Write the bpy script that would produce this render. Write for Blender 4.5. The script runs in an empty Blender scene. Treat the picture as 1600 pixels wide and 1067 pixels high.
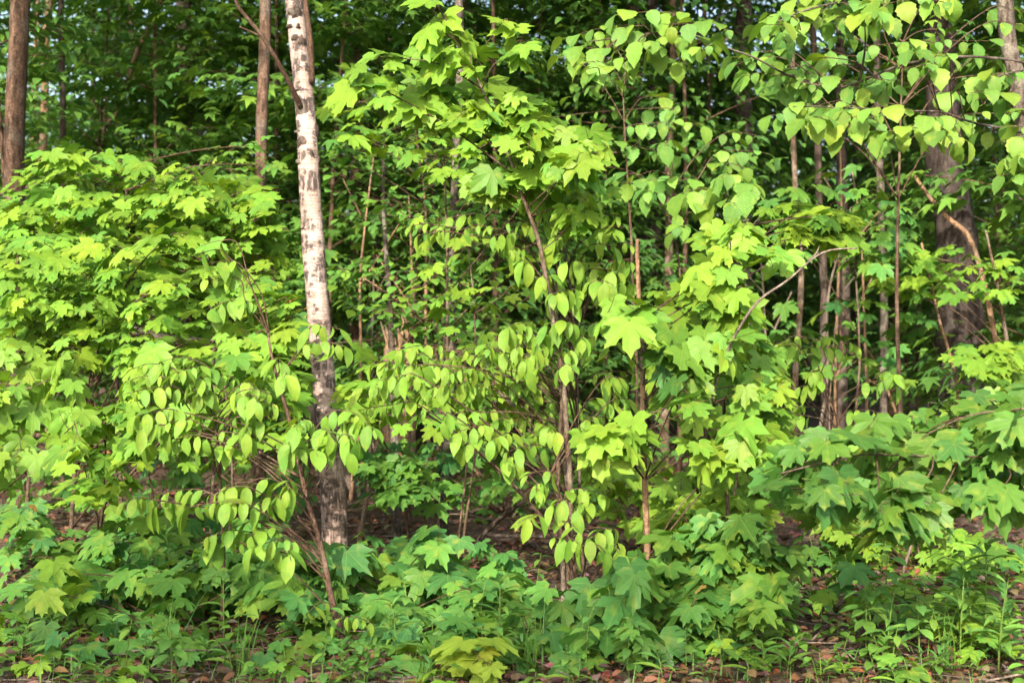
import bpy, math, random
from mathutils import Vector, Matrix, noise

R = math.radians
S = bpy.context.scene
C = S.collection
rng = random.Random(11)

# ---------------------------------------------------------------- camera, sky, sun, exposure
CAM_H = 1.1
cam_d = bpy.data.cameras.new('camera')
cam_d.lens = 50; cam_d.sensor_width = 36; cam_d.clip_start = 0.1; cam_d.clip_end = 600
cam_d.dof.use_dof = True; cam_d.dof.focus_distance = 5.7; cam_d.dof.aperture_fstop = 3.8
cam = bpy.data.objects.new('camera', cam_d); C.objects.link(cam)
cam.location = (0, 0, CAM_H); cam.rotation_euler = (R(90), 0, 0)
S.camera = cam

SUN_EL, SUN_AZ = R(28), R(-13)          # azimuth: to the left of straight behind the camera
to_sun = Vector((math.sin(SUN_AZ)*math.cos(SUN_EL), -math.cos(SUN_AZ)*math.cos(SUN_EL), math.sin(SUN_EL)))
w = bpy.data.worlds.new('World'); S.world = w; w.use_nodes = True
nt = w.node_tree; nt.nodes.clear()
sky = nt.nodes.new('ShaderNodeTexSky'); sky.sky_type = 'NISHITA'; sky.sun_disc = False
sky.dust_density = 5.0; sky.ozone_density = 0.4; sky.sun_elevation = SUN_EL; sky.sun_rotation = math.atan2(to_sun.x, to_sun.y)
bg = nt.nodes.new('ShaderNodeBackground'); bg.inputs[1].default_value = 0.15
ow = nt.nodes.new('ShaderNodeOutputWorld')
nt.links.new(sky.outputs[0], bg.inputs[0]); nt.links.new(bg.outputs[0], ow.inputs[0])
sd = bpy.data.lights.new('sun', 'SUN'); sd.energy = 3.3; sd.angle = R(0.6); sd.color = (1.0, 0.86, 0.68)
sun = bpy.data.objects.new('sun', sd); C.objects.link(sun)
sun.rotation_euler = (-to_sun).to_track_quat('-Z', 'Y').to_euler(); sun.location = (0, 0, 30)

S.view_settings.view_transform = 'Standard'; S.view_settings.look = 'None'
S.view_settings.gamma = 1.0; S.view_settings.use_curve_mapping = False
S.view_settings.exposure = 1.72
S.render.engine = 'CYCLES'
S.cycles.use_denoising = True
S.cycles.max_bounces = 8; S.cycles.diffuse_bounces = 4; S.cycles.transmission_bounces = 6
S.cycles.sample_clamp_indirect = 6

F = 1600*50/36
def P(px, py, d):
    """a direction in the photograph and a distance in metres -> a point"""
    return Vector(((px-800)/F*d, d, CAM_H+(533.5-py)/F*d))

# ---------------------------------------------------------------- materials
def new_mat(name):
    m = bpy.data.materials.new(name); m.use_nodes = True
    t = m.node_tree; t.nodes.clear()
    return m, t, t.nodes.new('ShaderNodeOutputMaterial')
def nd(t, typ, **kw):
    n = t.nodes.new(typ)
    for k, v in kw.items(): setattr(n, k, v)
    return n
def mth(t, op, a, b=None, clamp=False):
    n = nd(t, 'ShaderNodeMath', operation=op, use_clamp=clamp)
    for i, x in enumerate((a, b)):
        if x is None: continue
        if isinstance(x, (int, float)): n.inputs[i].default_value = x
        else: t.links.new(x, n.inputs[i])
    return n.outputs[0]
def mixc(t, fac, a, b, mode='MIX'):
    n = nd(t, 'ShaderNodeMix', data_type='RGBA', blend_type=mode)
    for i, x in ((0, fac), (6, a), (7, b)):
        if isinstance(x, (int, float)): n.inputs[i].default_value = x
        elif isinstance(x, tuple): n.inputs[i].default_value = x if len(x) == 4 else x+(1,)
        else: t.links.new(x, n.inputs[i])
    return n.outputs[2]

def leaf_mat(name, source, vein=None, trans=0.38, rough=0.5, spec=0.27):
    m, t, out = new_mat(name); L = t.links.new
    oi = nd(t, 'ShaderNodeObjectInfo')
    if source == 'object': col = oi.outputs['Color']
    else:
        a = nd(t, 'ShaderNodeAttribute', attribute_name='Col'); col = a.outputs['Color']
    tc = nd(t, 'ShaderNodeTexCoord')
    nz = nd(t, 'ShaderNodeTexNoise'); nz.inputs['Scale'].default_value = 5; nz.inputs['Detail'].default_value = 3
    mp = nd(t, 'ShaderNodeVectorMath', operation='ADD')
    L(tc.outputs['Object'], mp.inputs[0])
    cmb = nd(t, 'ShaderNodeCombineXYZ'); L(mth(t, 'MULTIPLY', oi.outputs['Random'], 37.0), cmb.inputs[0]); L(cmb.outputs[0], mp.inputs[1])
    L(mp.outputs[0], nz.inputs['Vector'])
    v = mth(t, 'ADD', mth(t, 'MULTIPLY', nz.outputs['Fac'], 0.5), 0.75)
    hs = nd(t, 'ShaderNodeHueSaturation'); L(col, hs.inputs['Color']); L(v, hs.inputs['Value'])
    hs.inputs['Hue'].default_value = 0.5
    col = hs.outputs[0]
    height = None
    if vein == 'fan':
        at = nd(t, 'ShaderNodeAttribute', attribute_name='vein')
        ve = nd(t, 'ShaderNodeMapRange'); L(at.outputs['Fac'], ve.inputs[0]); ve.inputs[1].default_value = 0.935; ve.inputs[2].default_value = 1.0
        f = mth(t, 'MULTIPLY', ve.outputs[0], 0.2)
        height = ve.outputs[0]
    elif vein == 'strip':
        a1 = nd(t, 'ShaderNodeAttribute', attribute_name='uu'); a2 = nd(t, 'ShaderNodeAttribute', attribute_name='vv')
        av = mth(t, 'ABSOLUTE', a2.outputs['Fac'])
        ph = mth(t, 'SUBTRACT', mth(t, 'MULTIPLY', a1.outputs['Fac'], 62.0), mth(t, 'MULTIPLY', av, 15.0))
        sn = mth(t, 'SINE', ph)
        side = mth(t, 'POWER', mth(t, 'ADD', mth(t, 'MULTIPLY', sn, 0.5), 0.5), 3.0)
        mid = nd(t, 'ShaderNodeMapRange'); L(av, mid.inputs[0]); mid.inputs[1].default_value = 0.07; mid.inputs[2].default_value = 0.0
        f = mth(t, 'MULTIPLY', mth(t, 'MAXIMUM', mth(t, 'MULTIPLY', side, 0.5), mid.outputs[0]), 0.2)
        height = mth(t, 'MULTIPLY', side, -1.0)
    if vein:
        col = mixc(t, f, col, (0.34, 0.42, 0.10, 1))
    if vein:       # yellowed patches and small brown spots
        n5 = nd(t, 'ShaderNodeTexNoise'); n5.inputs['Scale'].default_value = 2.2; n5.inputs['Detail'].default_value = 2; L(mp.outputs[0], n5.inputs['Vector'])
        y5 = nd(t, 'ShaderNodeMapRange'); L(n5.outputs['Fac'], y5.inputs[0]); y5.inputs[1].default_value = 0.56; y5.inputs[2].default_value = 0.75
        col = mixc(t, mth(t, 'MULTIPLY', y5.outputs[0], 0.5), col, (0.27, 0.31, 0.04, 1))
        v5 = nd(t, 'ShaderNodeTexVoronoi'); v5.inputs['Scale'].default_value = 6.0; L(mp.outputs[0], v5.inputs['Vector'])
        d5 = nd(t, 'ShaderNodeMapRange'); L(v5.outputs['Distance'], d5.inputs[0]); d5.inputs[1].default_value = 0.13; d5.inputs[2].default_value = 0.07
        k5 = mth(t, 'MULTIPLY', d5.outputs[0], mth(t, 'GREATER_THAN', n5.outputs['Fac'], 0.56))
        col = mixc(t, mth(t, 'MULTIPLY', k5, 0.75), col, (0.12, 0.07, 0.025, 1))
    p = nd(t, 'ShaderNodeBsdfPrincipled'); L(col, p.inputs['Base Color'])
    p.inputs['Roughness'].default_value = rough; p.inputs['Specular IOR Level'].default_value = spec
    tr = nd(t, 'ShaderNodeBsdfTranslucent')
    L(mixc(t, 1.0, col, (1.45, 1.35, 0.5, 1), 'MULTIPLY'), tr.inputs[0])
    if height is not None:
        b = nd(t, 'ShaderNodeBump'); b.inputs['Strength'].default_value = 0.35; b.inputs['Distance'].default_value = 0.003
        L(height, b.inputs['Height']); L(b.outputs[0], p.inputs['Normal'])
    mx = nd(t, 'ShaderNodeMixShader'); mx.inputs[0].default_value = trans
    L(p.outputs[0], mx.inputs[1]); L(tr.outputs[0], mx.inputs[2]); L(mx.outputs[0], out.inputs[0])
    return m

def bark_mat(name, c1, c2, c3, vscale=(38, 38, 11), moss=0.0):
    m, t, out = new_mat(name); L = t.links.new
    tc = nd(t, 'ShaderNodeTexCoord'); oi = nd(t, 'ShaderNodeObjectInfo')
    mp = nd(t, 'ShaderNodeMapping'); L(tc.outputs['Object'], mp.inputs[0]); mp.inputs['Scale'].default_value = vscale
    cmb = nd(t, 'ShaderNodeCombineXYZ'); L(mth(t, 'MULTIPLY', oi.outputs['Random'], 91.0), cmb.inputs[2]); L(cmb.outputs[0], mp.inputs['Location'])
    n1 = nd(t, 'ShaderNodeTexNoise'); n1.inputs['Scale'].default_value = 1; n1.inputs['Detail'].default_value = 6; n1.inputs['Roughness'].default_value = 0.65; L(mp.outputs[0], n1.inputs['Vector'])
    n2 = nd(t, 'ShaderNodeTexNoise'); n2.inputs['Scale'].default_value = 6.5; n2.inputs['Detail'].default_value = 4; L(tc.outputs['Object'], n2.inputs['Vector'])
    r1 = nd(t, 'ShaderNodeMapRange'); L(n1.outputs['Fac'], r1.inputs[0]); r1.inputs[1].default_value = 0.38; r1.inputs[2].default_value = 0.62
    col = mixc(t, r1.outputs[0], c1, c2)
    r2 = nd(t, 'ShaderNodeMapRange'); L(n2.outputs['Fac'], r2.inputs[0]); r2.inputs[1].default_value = 0.5; r2.inputs[2].default_value = 0.6
    col = mixc(t, mth(t, 'MULTIPLY', r2.outputs[0], 0.7), col, c3)  # grey lichen mottling that also stands in for dappled sun and leaf shade
    n3 = nd(t, 'ShaderNodeTexNoise'); n3.inputs['Scale'].default_value = 75; n3.inputs['Detail'].default_value = 5; n3.inputs['Roughness'].default_value = 0.8; L(tc.outputs['Object'], n3.inputs['Vector'])
    r3 = nd(t, 'ShaderNodeMapRange'); L(n3.outputs['Fac'], r3.inputs[0]); r3.inputs[1].default_value = 0.4; r3.inputs[2].default_value = 0.62; r3.inputs[3].default_value = 0.45; r3.inputs[4].default_value = 1.25
    hv = nd(t, 'ShaderNodeHueSaturation'); L(col, hv.inputs['Color']); L(r3.outputs[0], hv.inputs['Value']); col = hv.outputs[0]
    p = nd(t, 'ShaderNodeBsdfPrincipled'); L(col, p.inputs['Base Color']); p.inputs['Roughness'].default_value = 0.9; p.inputs['Specular IOR Level'].default_value = 0.15
    b = nd(t, 'ShaderNodeBump'); b.inputs['Strength'].default_value = 0.8; b.inputs['Distance'].default_value = 0.012
    L(n1.outputs['Fac'], b.inputs['Height']); L(b.outputs[0], p.inputs['Normal'])
    L(p.outputs[0], out.inputs[0])
    return m

def birch_mat():
    m, t, out = new_mat('white_birch_bark'); L = t.links.new
    tc = nd(t, 'ShaderNodeTexCoord')
    def noise_at(scale, detail=4, rough=0.6):
        mp = nd(t, 'ShaderNodeMapping'); L(tc.outputs['Object'], mp.inputs[0]); mp.inputs['Scale'].default_value = scale
        n = nd(t, 'ShaderNodeTexNoise'); n.inputs['Scale'].default_value = 1; n.inputs['Detail'].default_value = detail; n.inputs['Roughness'].default_value = rough
        L(mp.outputs[0], n.inputs['Vector']); return n.outputs['Fac']
    def rmp(x, a, b):
        r = nd(t, 'ShaderNodeMapRange'); L(x, r.inputs[0]); r.inputs[1].default_value = a; r.inputs[2].default_value = b; return r.outputs[0]
    big = noise_at((9, 9, 15), 5, 0.7); lent = noise_at((16, 16, 95), 3); fine = noise_at((60, 60, 30), 5, 0.7); tint = noise_at((3, 3, 5), 2); ver = noise_at((48, 48, 10), 4)
    col = mixc(t, rmp(tint, 0.4, 0.6), (0.31, 0.245, 0.225, 1), (0.40, 0.345, 0.335, 1))
    col = mixc(t, mth(t, 'MULTIPLY', rmp(fine, 0.42, 0.62), 0.6), col, (0.24, 0.17, 0.15, 1))
    col = mixc(t, mth(t, 'MULTIPLY', rmp(lent, 0.53, 0.62), 0.7), col, (0.22, 0.15, 0.13, 1))
    lines = noise_at((7, 7, 210), 2)
    col = mixc(t, mth(t, 'MULTIPLY', rmp(lines, 0.56, 0.62), 0.55), col, (0.12, 0.085, 0.075, 1))
    dark = mth(t, 'MULTIPLY', rmp(big, 0.47, 0.55), rmp(ver, 0.38, 0.50))
    sep = nd(t, 'ShaderNodeSeparateXYZ'); L(tc.outputs['Object'], sep.inputs[0])
    col = mixc(t, dark, col, (0.055, 0.045, 0.045, 1))
    low = nd(t, 'ShaderNodeMapRange'); L(sep.outputs[2], low.inputs[0]); low.inputs[1].default_value = 0.9; low.inputs[2].default_value = 0.0   # old furrowed bark at the foot
    fur = mth(t, 'MULTIPLY', low.outputs[0], rmp(ver, 0.44, 0.6))
    col = mixc(t, mth(t, 'MULTIPLY', fur, 0.55), col, (0.11, 0.085, 0.075, 1))
    p = nd(t, 'ShaderNodeBsdfPrincipled'); L(col, p.inputs['Base Color']); p.inputs['Roughness'].default_value = 0.75; p.inputs['Specular IOR Level'].default_value = 0.2
    b = nd(t, 'ShaderNodeBump'); b.inputs['Strength'].default_value = 0.9; b.inputs['Distance'].default_value = 0.01
    L(mth(t, 'ADD', fine, mth(t, 'MULTIPLY', fur, -2.0)), b.inputs['Height']); L(b.outputs[0], p.inputs['Normal']); L(p.outputs[0], out.inputs[0])
    return m

M = {}
M['maple'] = leaf_mat('maple_leaf', 'object', 'fan')
M['strip'] = leaf_mat('ribbed_leaf', 'object', 'strip')
M['plain'] = leaf_mat('plain_leaf', 'object')
M['mass'] = leaf_mat('leaf_mass', 'attr', None, 0.34, 0.5, 0.3)
M['birch'] = birch_mat()
M['grey'] = bark_mat('grey_bark', (0.04, 0.034, 0.03, 1), (0.145, 0.12, 0.108, 1), (0.21, 0.2, 0.175, 1))
M['brown'] = bark_mat('brown_bark', (0.04, 0.027, 0.021, 1), (0.145, 0.095, 0.07, 1), (0.11, 0.095, 0.08, 1))
M['dark'] = bark_mat('dark_bark', (0.025, 0.02, 0.018, 1), (0.10, 0.078, 0.07, 1), (0.14, 0.125, 0.115, 1), (26, 26, 4))
M['black'] = bark_mat('furrowed_bark', (0.012, 0.010, 0.010, 1), (0.058, 0.046, 0.044, 1), (0.075, 0.066, 0.064, 1), (22, 22, 3))
M['twig'] = bark_mat('twig_bark', (0.05, 0.032, 0.025, 1), (0.12, 0.075, 0.055, 1), (0.16, 0.12, 0.09, 1), (90, 90, 20))
M['stem'] = bark_mat('young_stem_bark', (0.06, 0.042, 0.032, 1), (0.15, 0.108, 0.08, 1), (0.19, 0.165, 0.14, 1), (70, 70, 20))
M['dead'] = bark_mat('dead_wood', (0.14, 0.088, 0.055, 1), (0.32, 0.21, 0.135, 1), (0.16, 0.125, 0.1, 1), (50, 50, 6))
M['greydead'] = bark_mat('weathered_wood', (0.09, 0.07, 0.06, 1), (0.22, 0.185, 0.16, 1), (0.15, 0.13, 0.115, 1), (40, 40, 8))

def ground_mat():
    m, t, out = new_mat('forest_floor'); L = t.links.new
    tc = nd(t, 'ShaderNodeTexCoord')
    def ns(s, d=6):
        n = nd(t, 'ShaderNodeTexNoise'); n.inputs['Scale'].default_value = s; n.inputs['Detail'].default_value = d; n.inputs['Roughness'].default_value = 0.7
        L(tc.outputs['Object'], n.inputs['Vector']); return n.outputs['Fac']
    vor = nd(t, 'ShaderNodeTexVoronoi'); vor.inputs['Scale'].default_value = 17; L(tc.outputs['Object'], vor.inputs['Vector'])
    cr = nd(t, 'ShaderNodeValToRGB'); L(vor.outputs['Color'], cr.inputs[0])
    e = cr.color_ramp.elements; e[0].color = (0.035, 0.022, 0.015, 1); e[1].color = (0.16, 0.095, 0.06, 1)
    x = cr.color_ramp.elements.new(0.5); x.color = (0.085, 0.05, 0.033, 1)
    col = mixc(t, ns(1.2), cr.outputs[0], (0.06, 0.04, 0.028, 1))
    p = nd(t, 'ShaderNodeBsdfPrincipled'); L(col, p.inputs['Base Color']); p.inputs['Roughness'].default_value = 0.95
    b = nd(t, 'ShaderNodeBump'); b.inputs['Strength'].default_value = 0.9; b.inputs['Distance'].default_value = 0.03
    L(mth(t, 'ADD', ns(22), vor.outputs['Distance']), b.inputs['Height']); L(b.outputs[0], p.inputs['Normal']); L(p.outputs[0], out.inputs[0])
    return m
M['ground'] = ground_mat()
M['litter'] = leaf_mat('dead_leaf', 'attr', None, 0.12, 0.7, 0.25)

# ---------------------------------------------------------------- mesh helpers
def gz(x, y):
    """height of the forest floor"""
    if y < 2.0: k = 0.0
    else: k = min(1, (y-2)/2)
    return k*(0.05*noise.noise(Vector((x*0.45, y*0.45, 3.1))) + 0.02*noise.noise(Vector((x*1.7, y*1.7, 8.1))))

class MB:
    def __init__(s): s.v = []; s.f = []
    def tube(s, path, radii, sides=6, rough=0.0, cap=True):
        n = len(path); b = len(s.v); prev = None
        for i, p in enumerate(path):
            d = (path[min(i+1, n-1)]-path[max(i-1, 0)])
            d = d.normalized() if d.length > 1e-9 else Vector((0, 0, 1))
            if prev is None:
                prev = d.cross(Vector((0.31, 0.77, 0.11))); prev.normalize()
            u = (prev-d*prev.dot(d)); u = u.normalized() if u.length > 1e-6 else d.orthogonal().normalized()
            prev = u; vv = d.cross(u)
            r = radii[i] if isinstance(radii, (list, tuple)) else radii
            for k in range(sides):
                a = 2*math.pi*k/sides; rr = r
                if rough: rr *= 1+rough*noise.noise(Vector((math.cos(a)*1.6, math.sin(a)*1.6, p.z*5+p.x)))
                s.v.append(p+(u*math.cos(a)+vv*math.sin(a))*rr)
        for i in range(n-1):
            for k in range(sides):
                k2 = (k+1) % sides
                s.f.append((b+i*sides+k, b+i*sides+k2, b+(i+1)*sides+k2, b+(i+1)*sides+k))
        if cap:
            s.f.append(tuple(b+k for k in reversed(range(sides))))
            s.f.append(tuple(b+(n-1)*sides+k for k in range(sides)))
    def build(s, name, mat, parent=None, origin=Vector((0, 0, 0)), smooth=True):
        me = bpy.data.meshes.new(name)
        me.from_pydata([tuple(v-origin) for v in s.v], [], s.f)
        me.materials.append(mat)
        if smooth: me.polygons.foreach_set('use_smooth', [True]*len(me.polygons))
        o = bpy.data.objects.new(name, me); C.objects.link(o); o.parent = parent
        return o

def tag(o, label=None, cat=None, group=None, kind=None):
    if label: o['label'] = label
    if cat: o['category'] = cat
    if group: o['group'] = group
    if kind: o['kind'] = kind
    return o
def empty(name, loc, label, cat, group=None):
    o = bpy.data.objects.new(name, None); C.objects.link(o); o.location = loc
    o.empty_display_size = 0.1
    return tag(o, label, cat, group)
def copy_tree(o, parent=None):
    c = o.copy(); C.objects.link(c); c.parent = parent
    for ch in list(KIDS.get(o.name, o.children)): copy_tree(ch, c)
    return c
KIDS = {}
def smooth_path(pts, step=6):
    out = []
    n = len(pts)
    for i in range(n-1):
        p0, p1, p2, p3 = pts[max(i-1, 0)], pts[i], pts[i+1], pts[min(i+2, n-1)]
        for k in range(step):
            t = k/step
            out.append(0.5*((2*p1)+(p2-p0)*t+(2*p0-5*p1+4*p2-p3)*t*t+(3*p1-p0-3*p2+p3)*t**3))
    out.append(pts[-1].copy())
    return out
def lerp(a, b, t): return a+(b-a)*t

# ---------------------------------------------------------------- leaf meshes
def attr(me, name, vals):
    a = me.attributes.new(name, 'FLOAT', 'POINT'); a.data.foreach_set('value', vals)

MAPLE_HALF = [(0, 1.0), (6, .83), (15, .83), (17, .70), (23, .55), (29, .66), (30, .80), (38, .82), (45, .99), (51, .80), (61, .77),
              (64, .62), (73, .50), (82, .58), (93, .68), (106, .50), (118, .46), (145, .25)]
def maple_leaf(rs, dr=(8, 40)):
    r = random.Random(rs)
    droop = R(r.uniform(*dr)); pet = r.uniform(.42, .62); cup = r.uniform(-.05, .42); asym = r.uniform(-.05, .05)
    half = MAPLE_HALF
    pts = [(-a, q) for a, q in reversed(half[1:])]+list(half)
    v = [Vector((0, 0, 0))]; ve = [1.0]
    curl = r.uniform(-.28, .28); side = {s_: r.uniform(.82, 1.14) for s_ in (-1, 0, 1)}; wid = r.uniform(.92, 1.16)
    for a, q in pts:
        ang = R(a*(1+asym*(1 if a > 0 else -1))); q2 = q*(1+r.uniform(-.06, .06))*(1 if abs(a) < 23 else side[1 if a > 0 else -1])
        x, y = math.sin(ang)*q2*wid, math.cos(ang)*q2
        d = min(abs(abs(a)-k) for k in (0, 45, 93)); vn = max(0, 1-d/22)
        z = -cup*(x*x*0.9+max(0, y)**2)+.05*(1-vn)*q+curl*x*y+r.uniform(-.018, .018)
        v.append(Vector((x, y, z))); ve.append(vn)
    rot = Matrix.Rotation(-droop, 3, 'X')
    off = Vector((0, pet*.95, pet*.1))
    v = [rot @ p+off for p in v]
    n = len(v); f = [(0, i+1, i) for i in range(1, n-1)]
    # stalk
    b = len(v); wd = .011
    for k in range(3):
        a = 2*math.pi*k/3; v.append(Vector((math.cos(a)*wd, 0, math.sin(a)*wd))); ve.append(1)
    for k in range(3):
        a = 2*math.pi*k/3; v.append(off+Vector((math.cos(a)*wd, 0, math.sin(a)*wd))); ve.append(1)
    for k in range(3): f.append((b+k, b+(k+1) % 3, b+3+(k+1) % 3, b+3+k))
    me = bpy.data.meshes.new('maple_leaf'); me.from_pydata(v, [], f); me.materials.append(M['maple'])
    me.polygons.foreach_set('use_smooth', [True]*len(me.polygons)); attr(me, 'vein', ve)
    return me

def strip_leaf(rs, width, d0, d1, pet, fold, n=8, tooth=0.0, peak=.42, tipw=1.0, mat='strip', name='ovate_leaf'):
    r = random.Random(rs)
    v = []; uu = []; vv = []; f = []
    pos = Vector((0, pet, pet*.15)); prev = 0
    a0, a1 = R(r.uniform(*d0)), R(r.uniform(*d1)); fo = R(r.uniform(*fold)); tw = r.uniform(-.3, .3)
    for i in range(n+1):
        t = i/n
        if i:
            a = lerp(a0, a1, (i-.5)/n); pos = pos+Vector((0, math.cos(a), -math.sin(a)))/n
        a = lerp(a0, a1, t)
        if t <= peak: wd = math.sin(.5*math.pi*(t/peak)**.72)
        else: wd = math.cos(.5*math.pi*((t-peak)/(1-peak))**(1.12*tipw))**(1.05+.25*tipw)
        wd = max(wd, .0)*width*.5
        if tooth and 0 < i < n: wd *= (1+tooth) if i % 2 else (1-tooth)
        nrm = Vector((0, math.sin(a), math.cos(a)))
        rl = tw*t
        for s in (-1, 0, 1):
            side = Vector((math.cos(rl), 0, 0))+nrm*math.sin(rl)
            q = pos+side*(s*wd*math.cos(fo))+nrm*(abs(s)*wd*math.sin(fo)*(1-.6*t))
            v.append(q); uu.append(t); vv.append(float(s))
    for i in range(n):
        b = i*3
        f += [(b, b+1, b+4, b+3), (b+1, b+2, b+5, b+4)]
    b = len(v); wd = .013
    for y in (0, 1):
        for k in range(3):
            a = 2*math.pi*k/3; v.append(Vector((math.cos(a)*wd, y*pet, math.sin(a)*wd+y*pet*.15))); uu.append(0); vv.append(0)
    for k in range(3): f.append((b+k, b+(k+1) % 3, b+3+(k+1) % 3, b+3+k))
    me = bpy.data.meshes.new(name); me.from_pydata(v, [], f); me.materials.append(M[mat])
    me.polygons.foreach_set('use_smooth', [True]*len(me.polygons)); attr(me, 'uu', uu); attr(me, 'vv', vv)
    return me

LEAF = {
    'maple': [maple_leaf(i) for i in range(16)],
    'mapled': [maple_leaf(30+i, (22, 68)) for i in range(16)],
    'beech': [strip_leaf(20+i, (.42, .5, .46, .54)[i % 4], ((5, 40), (35, 75))[i % 2], (45, 105), .10, (5, 34), 8, 0, .38, (1.2, 1.5)[i % 2]) for i in range(12)],
    'birch': [strip_leaf(40+i, (.70, .82)[i % 2], (5, 65), (40, 105), .28, (4, 20), 10, .07, .30, 1.3, name='toothed_leaf') for i in range(10)],
    'round': [strip_leaf(60+i, .66, (0, 25), (15, 50), .14, (4, 22), 6, 0, .48, .8, 'plain', 'rounded_leaf') for i in range(5)],
    'oval':  [strip_leaf(80+i, .46, (-15, 20), (20, 60), .1, (6, 24), 7, 0, .45, 1.0, 'plain', 'oval_leaf') for i in range(5)],
    'lance': [strip_leaf(100+i, .2, (-40, -10), (10, 50), .02, (10, 30), 8, 0, .38, 1.0, 'plain', 'narrow_leaf') for i in range(5)],
}
PET = {'maple': .52, 'mapled': .52, 'beech': .10, 'birch': .28, 'round': .14, 'oval': .1, 'lance': .02}
PAL = {
    'maple':  ((.140, .262, .020), (.172, .285, .020), (.108, .232, .024)),
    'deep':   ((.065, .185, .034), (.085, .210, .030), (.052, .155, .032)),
    'cool':   ((.078, .170, .016), (.100, .195, .016), (.060, .148, .018)),  # cool green, darkened in place of local shade on the glossy maple
    'beech':  ((.140, .265, .022), (.165, .285, .024), (.115, .240, .022)),
    'birch':  ((.155, .260, .024), (.185, .285, .026), (.105, .215, .026)),
    'yellow': ((.330, .360, .030), (.290, .345, .030), (.360, .370, .034)),  # yellow green, brightened in place of a sun fleck on the seedling
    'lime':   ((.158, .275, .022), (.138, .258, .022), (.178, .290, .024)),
    'shrub':  ((.105, .235, .034), (.130, .260, .030), (.085, .205, .034)),
    'herb':   ((.120, .245, .038), (.150, .270, .038), (.095, .210, .038)),
    'wood':   ((.112, .225, .028), (.140, .255, .028), (.088, .195, .028)),  # leaf green lowered to carry the background's shade
    'dim':    ((.078, .185, .032), (.100, .212, .030), (.062, .152, .032)),  # darker leaf green with the inner wood's shade put in
    'red':    ((.300, .150, .050), (.330, .230, .050)),
}
MIX = {'maple': 'lime', 'lime': 'maple', 'deep': 'maple', 'cool': 'deep', 'beech': 'lime', 'birch': 'shrub', 'shrub': 'birch', 'herb': 'shrub', 'yellow': 'lime', 'red': 'red', 'wood': 'dim', 'dim': 'wood'}
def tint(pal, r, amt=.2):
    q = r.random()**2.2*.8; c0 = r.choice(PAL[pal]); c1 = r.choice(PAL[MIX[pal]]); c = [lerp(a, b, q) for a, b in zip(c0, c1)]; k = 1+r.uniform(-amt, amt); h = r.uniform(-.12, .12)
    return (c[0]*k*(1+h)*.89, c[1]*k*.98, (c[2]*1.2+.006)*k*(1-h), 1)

LIGHT_H = Vector((to_sun.x, to_sun.y, 0)).normalized()
def put_leaf(kind, node, out, size, parent, origin, color, r, roll=.3, mesh=None):
    y = out.normalized()
    z = Vector((r.uniform(-roll, roll), r.uniform(-roll, roll), 1)); z = (z-y*z.dot(y)).normalized()
    x = y.cross(z)
    m = Matrix((x, y, z)).transposed().to_4x4()
    o = bpy.data.objects.new('leaf', mesh or r.choice(LEAF[kind])); C.objects.link(o)
    o.parent = parent
    sx = size*r.choice((1, -1))*r.uniform(.92, 1.08)
    o.matrix_basis = Matrix.Translation(node-origin) @ m @ Matrix.Diagonal((sx, size, size, 1))
    o.color = color
    return o

def in_poly(x, y, poly):
    c = False; j = len(poly)-1
    for i in range(len(poly)):
        xi, yi = poly[i]; xj, yj = poly[j]
        if (yi > y) != (yj > y) and x < (xj-xi)*(y-yi)/(yj-yi)+xi: c = not c
        j = i
    return c
def sample_poly(poly, n, r, k=7):
    xs = [p[0] for p in poly]; ys = [p[1] for p in poly]; out = []
    while len(out) < n:
        best = None; bd = -1
        for _ in range(k):
            for _ in range(200):
                x, y = r.uniform(min(xs), max(xs)), r.uniform(min(ys), max(ys))
                if in_poly(x, y, poly): break
            dd = min(((x-a)**2+((y-b)*1.5)**2 for a, b in out), default=1e9)
            if dd > bd: bd = dd; best = (x, y)
        out.append(best)
    return out

def stem_points(stem):
    pts = [P(*s) for s in stem]
    b = pts[0]; b.z = gz(b.x, b.y)-.02
    return pts

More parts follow.
